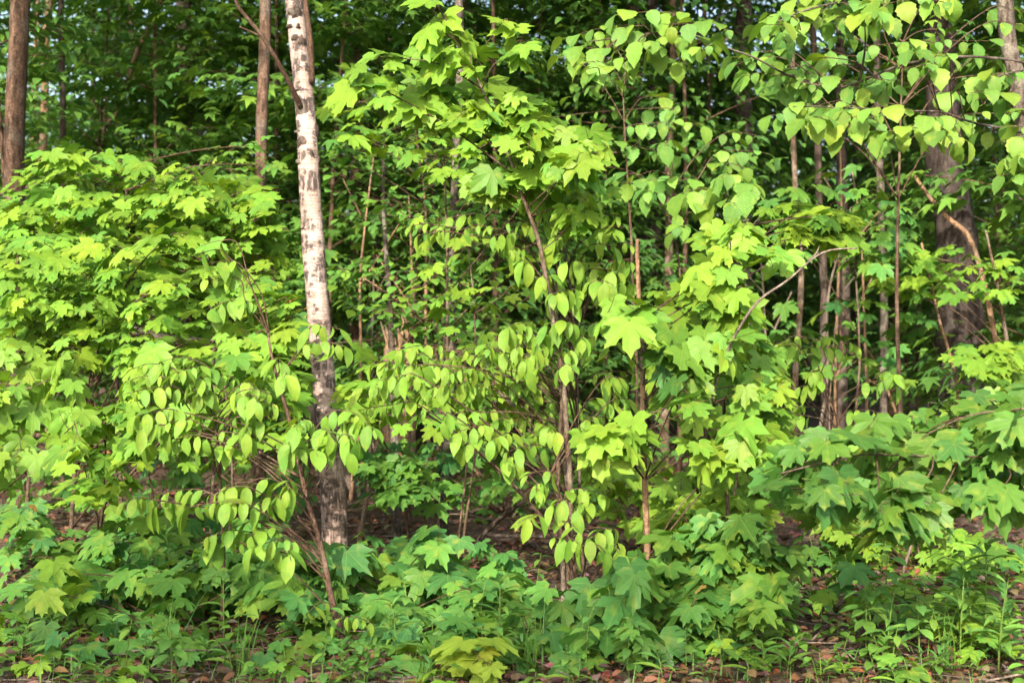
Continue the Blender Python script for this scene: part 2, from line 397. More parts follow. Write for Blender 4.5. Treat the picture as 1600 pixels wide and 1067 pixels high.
LEAF_FIT = {'maple': (.77, 1.5), 'mapled': (.70, 1.6), 'beech': (.75, 1.7), 'birch': (.78, 1.5), 'round': (1, 1)}
def grow(name, label, cat, stem, r0, r1, regions, bark='stem', group=None, twig='twig', seed=0, trunk_name='trunk', fall=.45, sides=8, limbs=()):
    """a sapling: a stem, branches to bunches of leaves that fill the regions, one object for each leaf"""
    r = random.Random(seed*7919+5)
    pts = stem_points(stem); base = pts[0].copy(); base.z += .02
    root = empty(name, base, label, cat, group)
    path = smooth_path(pts, 6)
    for i in range(1, len(path)-1):
        path[i] = path[i]+Vector((noise.noise(path[i]*4), noise.noise(path[i]*4+Vector((9, 0, 0))), 0))*.008
    n = len(path); mb = MB()
    mb.tube(path, [lerp(r0*(1.25 if i == 0 else 1), r1, i/(n-1)) for i in range(n)], sides, .12)
    mb.build(trunk_name, M[bark], root, base)
    limb_pts = []
    for lp in limbs:
        q = smooth_path([P(*z) for z in lp], 7); m3 = MB()
        for i in range(1, len(q)): q[i] = q[i]+Vector((0, noise.noise(q[i]*5), noise.noise(q[i]*5+Vector((5, 0, 0)))))*.02
        m3.tube(q, [lerp(r1*.8, .0022, i/(len(q)-1)) for i in range(len(q))], 6, .15); m3.build('limb', M[bark], root, base); limb_pts.append(q)
    for reg in regions:
        poly, d0, d1, cnt, size, pal, kind = reg[:7]
        cs = reg[7] if len(reg) > 7 else 6
        fs, fc = LEAF_FIT[kind]; size *= fs; cnt = max(2, round(cnt*fc)); cs *= 1.25
        if isinstance(poly[0], int):      # a bunch: x, y, half width, half height
            x, y, hw, hh = poly; poly = [(x+hw*math.cos(a*math.pi/4), y+hh*math.sin(a*math.pi/4)) for a in range(8)]
        sm = sample_poly(poly, cnt, r)
        y0 = min(p[1] for p in poly); y1 = max(p[1] for p in poly)
        W = []
        for x, y in sm:
            u = .5+.75*noise.noise(Vector((x*.012+seed, y*.03, 1.7)))+r.uniform(-.3, .3)
            u = lerp(u, 1-(y-y0)/max(1, y1-y0), .35)
            W.append(P(x, y, lerp(d0, d1, min(1, max(0, u)))))
        k = max(1, round(cnt/cs)); cen = r.sample(W, k)
        row = kind in ('beech', 'birch')
        wgt = Vector((.8, .7, 3.0)) if row else Vector((1, .8, 1.9))
        def dist(a, b): e = a-b; return (e.x*wgt.x)**2+(e.y*wgt.y)**2+(e.z*wgt.z)**2
        for _ in range(5):
            bins = [[] for _ in cen]
            for p in W: bins[min(range(len(cen)), key=lambda i: dist(p, cen[i]))].append(p)
            cen = [sum(b, Vector())/len(b) if b else cen[i] for i, b in enumerate(bins)]
        for c, b in zip(cen, bins):
            if not b: continue
            fl = fall*r.uniform(.2, 2.0)
            A = min(path[1:], key=lambda q: abs(q.z-(c.z-fl*math.hypot(c.x-q.x, c.y-q.y)))+.35*math.hypot(c.x-q.x, c.y-q.y))
            if limb_pts:
                q = min(limb_pts, key=lambda l: min((p-c).length for p in l)); ii = min(range(len(q)), key=lambda i: (q[i]-c).length); A = q[max(0, ii-3)]
            far = max(b, key=lambda q: (q-A).length)
            ln = (c-A).length
            lift = .06 if kind in ('maple', 'mapled', 'round') else .08
            sp = smooth_path([A, lerp(A, c, .5)+Vector((r.uniform(-.03, .03), r.uniform(-.03, .03), lift*ln+r.uniform(-.02, .03))),
                              c+Vector((0, .02, size*.22)), lerp(c, far, .7)+Vector((0, .02, size*.12))], 4)
            if row:
                ax = c-A; ax.z = 0; ax = ax.normalized() if ax.length > .02 else Vector((1, 0, 0))
                px_ = far-c; px_.z = 0
                if px_.length > .03:
                    px_.normalize(); ax = (ax*.5+px_*(1 if px_.dot(ax) >= 0 else -1)).normalized()
                hl = max(.07, max(abs((q-c).dot(ax)) for q in b)); up = Vector((0, 0, size*.4))
                e0, e1 = c-ax*hl*.9+up, c+ax*hl*1.05+up*.75
                sp = smooth_path([A, lerp(A, e0, .5)+Vector((r.uniform(-.03, .03), r.uniform(-.03, .03), .06*ln)), e0, lerp(e0, e1, .5)+Vector((r.uniform(-.02, .02), r.uniform(-.02, .02), .015)), e1], 5)
            m2 = MB(); rr = min(r1*1.2+.0015*ln, .0022+.0028*ln)
            m2.tube(sp, [lerp(rr, .0011, i/(len(sp)-1)) for i in range(len(sp))], 5)
            leaves = []
            if row:
                m = len(b); seg = sp[9:]
                for i in range(m):
                    t = (i+r.uniform(.2, .8))/m*(len(seg)-1); k0 = min(int(t), len(seg)-2); node = lerp(seg[k0], seg[k0+1], t-k0)
                    tw = (seg[k0+1]-seg[k0]).normalized(); sd_ = Vector((-tw.y, tw.x, 0))*(1 if i % 2 else -1)
                    if i == m-1: sd_ = tw
                    out = sd_*.75+tw*.35+LIGHT_H*.35+Vector((r.uniform(-.55, .55), r.uniform(-.55, .55), r.uniform(-.9, .25)))
                    leaves.append((kind, node, out.normalized(), size*r.uniform(.45, 1.2), tint(pal, r)))
            for p in ([] if row else b):
                s = min(sp[4:], key=lambda q: (q-p).length)
                sz = size*r.uniform(.55, 1.18)
                dh = p-s; dh.z = 0; dh = dh.normalized() if dh.length > 1e-4 else Vector((r.uniform(-1, 1), -1, 0))
                out = dh*.75+LIGHT_H*.55+Vector((r.uniform(-.45, .45), r.uniform(-.45, .45), r.uniform(-.28, .12)))
                if kind in ('beech', 'birch'):
                    out = dh*.7+LIGHT_H*.45+Vector((r.uniform(-.6, .6), r.uniform(-.4, .4), r.uniform(-.5, .1)))
                if kind == 'mapled': out = dh*.8+LIGHT_H*.35+Vector((r.uniform(-.8, .8), r.uniform(-.5, .5), r.uniform(-.45, .25)))
                out.normalize()
                if kind in ('beech', 'birch'): node = p-out*(PET[kind]+.15)*sz+Vector((0, 0, .38*sz))
                else: node = p-out*(PET[kind]+.32)*sz+Vector((0, 0, .15*sz))
                s2 = min(sp[3:], key=lambda q: (q-node).length)
                if (s2-node).length > .01:
                    mid = lerp(s2, node, .5)+Vector((0, 0, -.12*(s2-node).length))
                    m2.tube([s2, mid, node], [.0016, .0013, .001], 3, cap=False)
                pc = tint(pal, r)
                if r.random() < .01 and kind == 'maple': pc = tint('red', r); sz *= .4
                leaves.append((kind, node, out, sz, pc))
            br = m2.build('branch', M[twig], root, base)
            for kd, node, out, sz, pc in leaves: put_leaf(kd, node, out, sz, br, base, pc, r)
    return root

# ---------------------------------------------------------------- the forest floor
def build_ground():
    def axis(lo, hi, a, b, fine, coarse):
        xs = []; x = lo
        while x < hi:
            xs.append(x); x += fine if a <= x < b else coarse
        xs.append(hi); return xs
    xs = axis(-150, 150, -9, 9, .3, 6); ys = axis(-80, 220, 2, 20, .3, 6)
    v = [(x, y, gz(x, y)) for y in ys for x in xs]; n = len(xs)
    f = [(j*n+i, j*n+i+1, (j+1)*n+i+1, (j+1)*n+i) for j in range(len(ys)-1) for i in range(n-1)]
    me = bpy.data.meshes.new('ground'); me.from_pydata(v, [], f); me.materials.append(M['ground'])
    me.polygons.foreach_set('use_smooth', [True]*len(f))
    o = bpy.data.objects.new('ground', me); C.objects.link(o); o['kind'] = 'structure'
build_ground()

def mass_mesh(name, items, tmpl, tf, mat):
    """items: (location, outward, size, colour, up); one mesh of many small leaves"""
    v = []; f = []; col = []
    for loc, out, size, c, up in items:
        y = out.normalized(); z = (up-y*up.dot(y)); z = z.normalized() if z.length > 1e-5 else y.orthogonal().normalized(); x = y.cross(z)
        b = len(v)
        for p in tmpl: v.append(loc+(x*p[0]+y*p[1]+z*p[2])*size); col.extend((c[0], c[1], c[2], 1.0))
        for q in tf: f.append(tuple(b+i for i in q))
    me = bpy.data.meshes.new(name); me.from_pydata(v, [], f); me.materials.append(mat)
    a = me.color_attributes.new('Col', 'FLOAT_COLOR', 'POINT'); a.data.foreach_set('color', col)
    me.polygons.foreach_set('use_smooth', [True]*len(f))
    return me
T_MAPLE = [(0, 0, 0), (-.30, -.05, -.02), (-.42, .18, -.05), (-.28, .33, .02), (-.50, .62, -.12), (-.18, .50, .02), (0, 1.0, -.22), (.18, .50, .02), (.50, .62, -.12), (.28, .33, .02), (.42, .18, -.05), (.30, -.05, -.02)]
TF_MAPLE = [(0, i+1, i) for i in range(1, 11)]
T_OVAL = [(0, 0, 0), (-.24, .3, .05), (0, .35, 0), (.24, .3, .05), (-.2, .65, 0), (0, .68, -.06), (.2, .65, 0), (0, 1, -.2)]
TF_OVAL = [(0, 2, 1), (0, 3, 2), (1, 2, 5, 4), (2, 3, 6, 5), (4, 5, 7), (5, 6, 7)]

def build_litter():
    r = random.Random(5); items = []
    brown = [(.085, .05, .035), (.16, .10, .072), (.08, .05, .036), (.17, .12, .09), (.14, .07, .045), (.06, .04, .032), (.18, .085, .05)]
    for i in range(34000):
        y = 3.7+(r.random()**1.7)*14; x = r.uniform(-1, 1)*(.40*y+.4)
        a = r.uniform(0, 6.283)
        items.append((Vector((x, y, gz(x, y)+r.uniform(.004, .04))), Vector((math.cos(a), math.sin(a), r.uniform(-.35, .45))), r.uniform(.03, .068),
                      [k*r.uniform(.6, 1.2) for k in r.choice(brown)], Vector((r.uniform(-.7, .7), r.uniform(-.7, .7), 1))))
    tm = [(p[0], p[1], p[2]+.25*p[0]*p[0]-.1*p[1]) for p in T_OVAL]
    me = mass_mesh('fallen_leaves', items, tm, TF_OVAL, M['litter'])
    o = bpy.data.objects.new('leaf_litter', me); C.objects.link(o)
    tag(o, 'brown dead leaves carpeting the forest floor under the saplings', 'leaf litter', kind='stuff')
build_litter()
def build_twigs():
    r = random.Random(15); mb = MB()
    for _ in range(420):
        y = 3.9+r.random()**1.6*9; x = r.uniform(-1, 1)*.42*y; a = r.uniform(0, 6.283); ln = r.uniform(.08, .45); z = gz(x, y)
        d = Vector((math.cos(a), math.sin(a), r.uniform(-.05, .18)))*ln; p = Vector((x, y, z+.02)); w_ = r.uniform(.0015, .006)
        mb.tube([p, p+d*.5+Vector((r.uniform(-.02, .02), r.uniform(-.02, .02), r.uniform(0, .02))), p+d], [w_, w_*.8, w_*.4], 4)
    tag(mb.build('fallen_twigs', M['greydead']), 'thin grey twigs strewn over the leaf litter', 'twigs', kind='stuff')
build_twigs()

# ---------------------------------------------------------------- trunks of the wood
def trunk_tree(name, label, pts, widths, bark, group=None, branches=(), bark2='twig', crown=None, sides=14, seed=0):
    """pts: (px, py, d) from the foot up; widths: the trunk's width in photograph pixels at each of them"""
    p = [P(*q) for q in pts]; base = p[0]; base.z = gz(base.x, base.y)
    root = empty(name, base, label, 'tree', group)
    p[0] = base-Vector((0, 0, .04))
    rad = [wd/2/F*q[2] for wd, q in zip(widths, pts)]
    # carry the trunk on above the frame
    d = (p[-1]-p[-2]).normalized()
    if crown is not None and p[-1].z < 6:
        p.append(p[-1]+d*3.2); rad.append(rad[-1]*.8)
    path = smooth_path(p, 8); n = len(path); m = len(rad)-1
    rr = []
    for i in range(n):
        t = i/8; k = min(int(t), m-1); rr.append(lerp(rad[k], rad[k+1], t-k))
    rr[0] *= 1.5; rr[1] *= 1.2
    if bark != 'birch':
        for i in range(1, n): path[i] = path[i]+Vector((noise.noise(path[i]*.9+base), noise.noise(path[i]*.9+base*2), 0))*(.03+rr[i]*.45)
    mb = MB(); mb.tube(path, rr, sides, .1 if bark == 'birch' else .22); mb.build('trunk', M[bark], root, base)
    for bp, w0, w1 in branches:
        q = smooth_path([P(*z) for z in bp], 5); b = MB()
        dd = bp[0][2]
        b.tube(q, [lerp(w0, w1, i/(len(q)-1))/2/F*dd for i in range(len(q))], 7, .15); b.build('branch', M[bark2], root, base)
    if crown is not None:
        o = bpy.data.objects.new('crown', crown); C.objects.link(o); o.parent = root; o['kind'] = 'stuff'
        top = path[-1]-base; o.location = (top.x, top.y, top.z); r = random.Random(seed); o.rotation_euler.z = r.uniform(0, 6.28)
        s = r.uniform(.9, 1.15); o.scale = (s, s, s)
    return root

def crown_mesh(seed, n, rad, h, size, low=-1.5):
    """an uneven high crown: leaf bunches round limbs"""
    r = random.Random(seed); items = []
    for _ in range(n//60):
        a = r.uniform(0, 6.283); q = rad*math.sqrt(r.random()); zz = r.uniform(low, h)*(1-.35*q/rad)
        c = Vector((math.cos(a)*q, math.sin(a)*q, zz))
        for _ in range(60):
            p = c+Vector((r.gauss(0, .55), r.gauss(0, .55), r.gauss(0, .22)))
            ang = r.uniform(0, 6.283)
            items.append((p, Vector((math.cos(ang), math.sin(ang), r.uniform(-.7, .1))), size*r.uniform(.7, 1.2), tint('deep', r, .25), Vector((r.uniform(-.4, .4), r.uniform(-.4, .4), 1))))
    return mass_mesh('crown', items, T_OVAL if seed % 2 else T_MAPLE, TF_OVAL if seed % 2 else TF_MAPLE, M['mass'])
CROWN = [crown_mesh(200+i, 3600, 3.2, 6.5, .17) for i in range(3)]

LOW_SHADE_CROWN = crown_mesh(241, 1700, 2.2, 3.0, .14, -3.3)  # low crown out of view, shaped to shade the trunks behind
BIRCH_SHADE_CROWN = crown_mesh(231, 2500, 2.7, 6.0, .13, -2.2)  # birch crown above view, lowered to shade the wood behind
# the white birch
birch = trunk_tree('birch_tree', 'white birch with pale peeling bark and dark scars', [(523, 874, 7.2), (521, 790, 7.2), (514, 690, 7.22), (502, 545, 7.25), (488, 360, 7.3), (478, 180, 7.35), (459, 0, 7.4), (444, -180, 7.45)],
                   [46, 40, 38, 36, 35, 31, 27, 26], 'birch', None,
                   [([(470, 168, 7.3), (448, 122, 7.15), (410, 58, 7.0), (372, 10, 6.9), (360, -30, 6.85)], 9, 4),
                    ([(410, 58, 7.0), (392, 50, 6.98), (374, 42, 6.95)], 4, 2),
                    ([(488, 130, 7.33), (484, 60, 7.27), (477, 0, 7.28), (470, -120, 7.3)], 10, 7)], crown=BIRCH_SHADE_CROWN, sides=20, seed=1)
BIRCH_AXIS = [(523, 874), (521, 790), (514, 690), (502, 545), (488, 360), (478, 180), (459, 0)]
def scar(px, py, hw, hh, seed):
    """a dark raised scar wrapped round the birch trunk"""
    r = random.Random(seed); ax = 500; d = 7.3
    for (x0, y0), (x1, y1) in zip(BIRCH_AXIS, BIRCH_AXIS[1:]):
        if y1 <= py <= y0: ax = lerp(x1, x0, (py-y1)/(y0-y1)); d = lerp(7.4, 7.2, py/874)
    R0 = lerp(14, 20, (max(0, py)/874)**.6)/F*d; c = P(ax, py, d); a0 = math.asin(max(-.93, min(.93, (px-ax)/F*d/R0)))
    def on(da, dz, h): a = a0+da; return Vector((c.x+math.sin(a)*(R0+h), c.y-math.cos(a)*(R0+h), c.z+dz))
    mb = MB(); n = 18; ha = hw/F*d/R0; hz = hh/F*d
    mb.v.append(on(0, 0, .012))
    for ring, h in ((.55, .011), (1.0, -.004)):
        for k in range(n):
            t = 2*math.pi*k/n; q = ring*(1+.35*(ring == 1)*noise.noise(Vector((math.cos(t)*2+seed, math.sin(t)*2, seed*.7)))*1.6)
            ca, sa = math.cos(t), math.sin(t)
            mb.v.append(on(ca*ha*q, sa*hz*q-abs(ca)**1.5*hz*.55*q, h))
    for k in range(n):
        k2 = (k+1) % n
        mb.f += [(0, 1+k, 1+k2), (1+k, 1+n+k, 1+n+k2, 1+k2)]
    mb.build('scar', M['dark'], birch, birch.location)
for i, (kx, ky, kw, kh) in enumerate(((474, 170, 11, 9), (487, 122, 8, 10), (500, 206, 6, 8), (474, 222, 10, 6), (499, 250, 4, 5), (478, 245, 5, 6), (488, 246, 6, 8), (484, 280, 9, 7), (496, 352, 9, 10), (482, 345, 6, 10),
                                     (489, 378, 7, 5), (505, 398, 4, 6), (497, 470, 8, 5), (494, 500, 12, 7), (503, 512, 7, 6), (509, 628, 13, 10), (500, 612, 6, 8), (524, 640, 5, 8), (465, 20, 9, 6), (472, 66, 7, 5), (517, 770, 9, 10))):
    scar(kx, ky, kw*1.4, kh*1.9, i+1)
rs = random.Random(4)
for i in range(26):
    ky = rs.uniform(5, 860); kx = lerp(461, 521, ky/860)+rs.uniform(-15, 15); scar(kx, ky, rs.uniform(3, 8), rs.uniform(1.5, 7), 50+i)

TR = [
    # label, points, widths, bark, crown
    ('stout brown trunk with warm sunlit patches at the edge of the wood', [(30, 800, 9.1), (24, 500, 9.2), (22, 290, 9.3), (24, 120, 9.3), (27, -60, 9.3)], [36, 33, 31, 30, 29], 'brown', 1),
    ('slim straight brown trunk rising beside the white birch', [(404, 825, 8.4), (405, 600, 8.5), (404, 400, 8.5), (406, 180, 8.6), (410, -60, 8.7)], [20, 19, 18, 18, 17], 'brown', 2),
    ('slender grey trunk standing in bare leaf litter behind the low maples', [(698, 846, 7.8), (700, 740, 7.8), (702, 560, 8.0), (707, 330, 8.3), (714, 100, 8.6), (716, -60, 8.7)], [16, 13, 13, 12, 12, 12], 'grey', 0),
    ('grey mottled trunk behind the heart-leaved birch spray', [(1002, 700, 14.5), (1000, 500, 14.5), (998, 300, 14.5), (994, 120, 14.5), (990, -60, 14.5)], [24, 23, 22, 20, 20], 'grey', 1),
    ('dark forked trunk close beside the grey mottled one', [(1024, 710, 13.8), (1022, 400, 13.9), (1018, 220, 14), (1014, -60, 14)], [20, 18, 17, 16], 'dark', 2),
    ('thin tan trunk catching the sun, right of the dark forked one', [(1040, 735, 12), (1042, 500, 12.1), (1048, 260, 12.2), (1050, -60, 12.3)], [15, 14, 12, 11], 'stem', 0),
    ('rough grey trunk with dark bark plates deep behind the hanging birch leaves', [(1166, 690, 15.5), (1162, 450, 15.6), (1160, 250, 15.7), (1162, 100, 15.8), (1160, -60, 15.8)], [34, 30, 28, 26, 25], 'grey', 1),
    ('short broken pinkish trunk low behind the snapped sapling', [(966, 810, 9.0), (967, 720, 9.0), (970, 640, 9.1)], [17, 16, 14], 'brown', None),
    ('pale tan pole-thin trunk in front of the dark hollow of the wood', [(1243, 770, 10.3), (1246, 620, 10.4), (1250, 430, 10.5), (1240, 200, 10.6), (1236, -60, 10.7)], [12, 11, 9, 8, 7], 'stem', 0),
    ('dark leaning trunk left of the deep hollow', [(1300, 740, 12), (1288, 520, 12), (1278, 280, 12.1), (1270, -60, 12.2)], [15, 13, 11, 10], 'dark', 1),
    ('brown trunk at the middle of the deep hollow', [(1318, 720, 13.2), (1316, 500, 13.2), (1314, 280, 13.3), (1318, -60, 13.4)], [20, 18, 16, 15], 'dark', 2),  # brown trunk given dark bark to stand for the hollow's shade
    ('thin grey-flecked trunk between the hollow and the huge dark tree', [(1384, 745, 11.5), (1382, 600, 11.6), (1378, 430, 11.6), (1372, 200, 11.7), (1366, -60, 11.8)], [14, 12, 12, 11, 10], 'grey', 0),
    ('huge dark deeply furrowed trunk with a split side', [(1506, 770, 10.3), (1500, 560, 10.35), (1492, 400, 10.4), (1480, 200, 10.45), (1472, 30, 10.5), (1466, -80, 10.5)], [88, 70, 64, 54, 38, 32], 'black', 1),
    ('pale leaning trunk bending away over the leafy birch twigs', [(1660, 800, 9.2), (1640, 400, 9.2), (1600, 150, 9.2), (1582, 60, 9.2), (1572, -60, 9.2)], [36, 32, 28, 26, 25], 'grey', 2),
    ('thin dark trunk behind the upper maple layers', [(96, 735, 12.2), (98, 500, 12.2), (99, 200, 12.3), (98, -60, 12.3)], [11, 10, 9, 9], 'dark', 0),
    ('pale straight pole trunk deep behind the sunlit maple layers', [(76, 690, 16), (72, 400, 16), (68, 150, 16), (80, -60, 16)], [14, 13, 12, 10], 'dead', 1),
    ('broad shaded trunk far behind the sunlit maple layers', [(292, 690, 16.5), (290, 400, 16.5), (290, 150, 16.5), (285, -60, 16.5)], [26, 24, 22, 20], 'dark', 2),
    ('thin straight trunk with bare lower bole behind the maple layers', [(210, 700, 15), (208, 400, 15), (207, 100, 15), (208, -60, 15)], [9, 8, 8, 7], 'brown', 0),
    ('pale trunk half hidden behind the round-leaved shrub', [(560, 720, 13), (556, 400, 13), (562, 150, 13), (566, -60, 13)], [24, 22, 18, 16], 'brown', 1),
    ('short bleached trunk low behind the birch foot', [(616, 842, 8.0), (614, 780, 8.0), (610, 640, 8.1), (606, 420, 8.3), (604, 250, 8.5)], [17, 14, 12, 8, 5], 'grey', None),
]
for i, (lab, pts, wd, bark, cr) in enumerate(TR):
    trunk_tree('forest_tree', lab, pts, wd, bark, crown=None if cr is None else LOW_SHADE_CROWN if i in (1, 2) else CROWN[cr], seed=10+i)
NEAR = [(25, 'the stout brown trunk'), (190, 'the wide sunlit maple layers'), (405, 'the slim straight brown trunk'), (485, 'the white birch'), (610, 'the round-leaved shrub'), (715, 'the slender grey trunk'),
        (840, 'the tall slender maple'), (1000, 'the grey mottled trunk'), (1160, 'the rough grey trunk'), (1310, 'the deep dark hollow'), (1490, 'the huge dark trunk'), (1620, 'the pale leaning trunk')]
def near(x, d):
    px = x/d*F+800
    return min(NEAR, key=lambda q: abs(q[0]-px))[1]
EDGE = [crown_mesh(220+i, 1700, 2.6, 4.0, .16, -3.4) for i in range(2)]  # crowns for maples added out of view to shade the inner wood
for i, (px, d, c) in enumerate(((-420, 6.9, 0), (-900, 7.4, 1), (1960, 7.2, 1), (-700, 9.5, 0))):
    trunk_tree('added_shade_tree', ('added unseen maple shading the wood beyond the large-leaved maple', 'second added unseen maple shading the wood beyond the first', 'added unseen maple shading the wood beyond the young birch', 'added unseen maple set back to shade the wood beyond the brown trunk')[i],
               [(px, 533.5+CAM_H/d*F, d), (px+10, 200, d), (px+20, -350, d)], [60, 54, 44], 'brown', crown=EDGE[c], seed=40+i)
# many more stems farther in, told apart by their place only
r = random.Random(77)
BK = {'brown': 'slender brown trunk', 'grey': 'slender grey trunk', 'dark': 'thin shaded dark trunk', 'dead': 'pale bleached dead trunk'}
for i in range(40):
    d = r.uniform(17, 42); px = r.uniform(-60, 1660)
    gy = 533.5+CAM_H/d*F; lean = r.uniform(-40, 40); wd = r.uniform(9, 22)*16/d*1.2
    b = r.choice(('brown', 'grey', 'dark', 'dark', 'grey', 'brown', 'dead'))
    trunk_tree('forest_tree', BK[b]+' far back behind '+near((px-800)/F*d, d), [(px, gy, d), (px+lean*.4, 300, d), (px+lean, -200, d)], [wd, wd*.85, wd*.7], b, BK[b]+'s far back behind '+near((px-800)/F*d, d), crown=CROWN[i % 3], sides=8, seed=60+i)

# ---------------------------------------------------------------- understory trees behind
def understory(seed, H, nl, size, pal, tmpl, tf, spread, z0):
    r = random.Random(seed)
    label = 'leafy young tree with flat leaf layers back in the shaded wood'
    root = empty('understory_tree', (0, 0, 0), label, 'tree', 'young trees filling the shaded wood')
    mb = MB(); path = smooth_path([Vector((0, 0, -.05)), Vector((r.uniform(-.1, .1), r.uniform(-.1, .1), H*.4)), Vector((r.uniform(-.3, .3), r.uniform(-.3, .3), H))], 6)
    mb.tube(path, [lerp(.03, .006, i/(len(path)-1)) for i in range(len(path))], 7, .1)
    items = []; nb = 22
    for k in range(nb):
        t = (k+.5)/nb; z = lerp(z0, H, t); A = path[min(len(path)-1, int(z/H*(len(path)-1)))]
        a = k*2.4+r.uniform(-.5, .5); ln = spread*(1-.6*t)*r.uniform(.6, 1.15)
        E = A+Vector((math.cos(a)*ln, math.sin(a)*ln, ln*r.uniform(.05, .4)))
        sp = smooth_path([A, lerp(A, E, .5)+Vector((0, 0, .1*ln)), E], 4)
        mb.tube(sp, [lerp(.009, .003, i/(len(sp)-1)) for i in range(len(sp))], 4, cap=False)
        for _ in range(nl//nb):
            q = lerp(A, E, r.uniform(.25, 1.08)); off = Vector((r.gauss(0, .3), r.gauss(0, .3), r.gauss(0, .05)))*(.5+.5*ln)
            p = q+off; ang = math.atan2(p.y-A.y, p.x-A.x)+r.uniform(-1, 1)
            items.append((p, Vector((math.cos(ang), math.sin(ang), r.uniform(-.75, .05))), size*r.uniform(.6, 1.2), tint(pal, r, .22), Vector((r.uniform(-.4, .4), r.uniform(-.4, .4), 1))))
    t_ = mb.build('trunk', M['twig'], root)
    me = mass_mesh('foliage', items, tmpl, tf, M['mass'])
    o = bpy.data.objects.new('foliage', me); C.objects.link(o); o.parent = root; o['kind'] = 'stuff'
    KIDS[root.name] = [t_, o]
    return root
PROTO = [understory(300, 6.0, 2600, .14, 'wood', T_MAPLE, TF_MAPLE, 1.7, .8),
         understory(301, 4.6, 2000, .13, 'dim', T_MAPLE, TF_MAPLE, 1.5, .5),
         understory(302, 7.5, 3000, .14, 'wood', T_MAPLE, TF_MAPLE, 2.0, 2.2),
         understory(303, 5.0, 2600, .10, 'dim', T_OVAL, TF_OVAL, 1.5, .9),
         understory(304, 8.0, 3000, .13, 'dim', T_OVAL, TF_OVAL, 2.1, 3.0)]
LOOK = ['young maple with flat green layers', 'low young maple with dark green layers', 'tall young maple with a bare lower stem', 'young small-leaved tree with oval leaves', 'tall oval-leaved tree with a high dark crown']
used = set()
def place(k, x, y, s, rz, label=None, group=None):
    o = PROTO[k]
    if k in used: o = copy_tree(PROTO[k])
    used.add(k)
    o.location = (x, y, gz(x, y)); o.rotation_euler.z = rz; o.scale = (s, s, s)
    o['label'] = label or LOOK[k]+' behind '+near(x, y)
    o['group'] = group or LOOK[k]+' behind '+near(x, y)
r = random.Random(31)
spots = [  # px, distance, kind
    (-40, 12, 0), (120, 13, 3), (230, 12.5, 2), (330, 14, 0), (60, 17, 4), (420, 12.5, 2), (520, 11.5, 0), (600, 13, 4), (680, 12, 1), (770, 11.5, 3),
    (850, 13, 2), (900, 15, 0), (640, 16, 2), (470, 17, 0), (250, 18, 0), (960, 19, 1), (1080, 18, 2), (1130, 21, 0), (1210, 19, 4), (1430, 17, 2), (1560, 15, 0), (1640, 12, 2),
    (1420, 18, 2), (1100, 14, 4), (1660, 10, 0), (980, 17, 2), (1000, 22, 0), (1480, 22, 0), (720, 20, 0), (560, 21, 2), (380, 21, 0), (150, 22, 2), (40, 25, 0), (820, 22, 4),
    (40, 11, 3), (180, 15, 1), (300, 14.2, 4), (460, 14.5, 1), (540, 15, 3), (740, 14, 4), (800, 16, 1), (880, 13.5, 3), (940, 12.5, 1), (1060, 12.2, 4), (1150, 17, 1), (1620, 17, 1), (1500, 15.5, 4), (1580, 12.6, 3), (1250, 26, 1), (1400, 28, 1), (700, 25, 2), (250, 26, 2), (500, 26, 4),
    (1540, 19, 4), (1350, 22, 2), (1280, 24, 0), (1420, 25, 0), (1060, 25, 4)]
for px, d, k in spots: place(k, (px-800)/F*d, d, r.uniform(.85, 1.1), r.uniform(0, 6.28))
for i in range(46):
    d = r.uniform(22, 50); px = -100+1800*((i*.618) % 1)
    place(r.choice((0, 1, 2, 2, 3, 4)), (px-800)/F*d, d, r.uniform(.9, 1.5), r.uniform(0, 6.28))
# trees across the road behind the photographer: their tops shade the foot of the thicket
for x, y, k, s in ((-9, -10, 0, 1.3), (-6.9, -9.6, 0, 1.36), (-5.2, -9.4, 0, 1.37), (-3.7, -9.6, 0, 1.36), (-2.3, -9.4, 0, 1.27), (-.4, -9.6, 3, .95), (1.8, -9.2, 2, .8)):
    place(k, x, y, s, r.uniform(0, 6.28), 'leafy young tree in the row across the clearing from the wood', 'young trees across the clearing')

def far_wood():
    r = random.Random(8); items = []
    for i in range(900):
        y = r.uniform(48, 66) if i < 700 else r.uniform(32, 48); x = r.uniform(-1, 1)*.42*y; z = r.random()**1.1*15.5 if i < 700 else r.uniform(0, 5)
        c = Vector((x, y, z))
        for _ in range(90):
            p = c+Vector((r.gauss(0, 1.1), r.gauss(0, 1.1), r.gauss(0, .6))); a = r.uniform(0, 6.283)
            if p.z < .1: p.z = .1
            items.append((p, Vector((math.cos(a), math.sin(a), r.uniform(-.8, .2))), r.uniform(.22, .4), tint('dim' if r.random() < .5 else 'wood', r, .3), Vector((r.uniform(-.5, .5), r.uniform(-.5, .5), 1))))
    me = mass_mesh('far_wood', items, T_OVAL, TF_OVAL, M['mass'])
    o = bpy.data.objects.new('far_wood', me); C.objects.link(o)
    tag(o, 'distant green foliage closing the wood behind all the trunks', 'wood', kind='stuff')
far_wood()

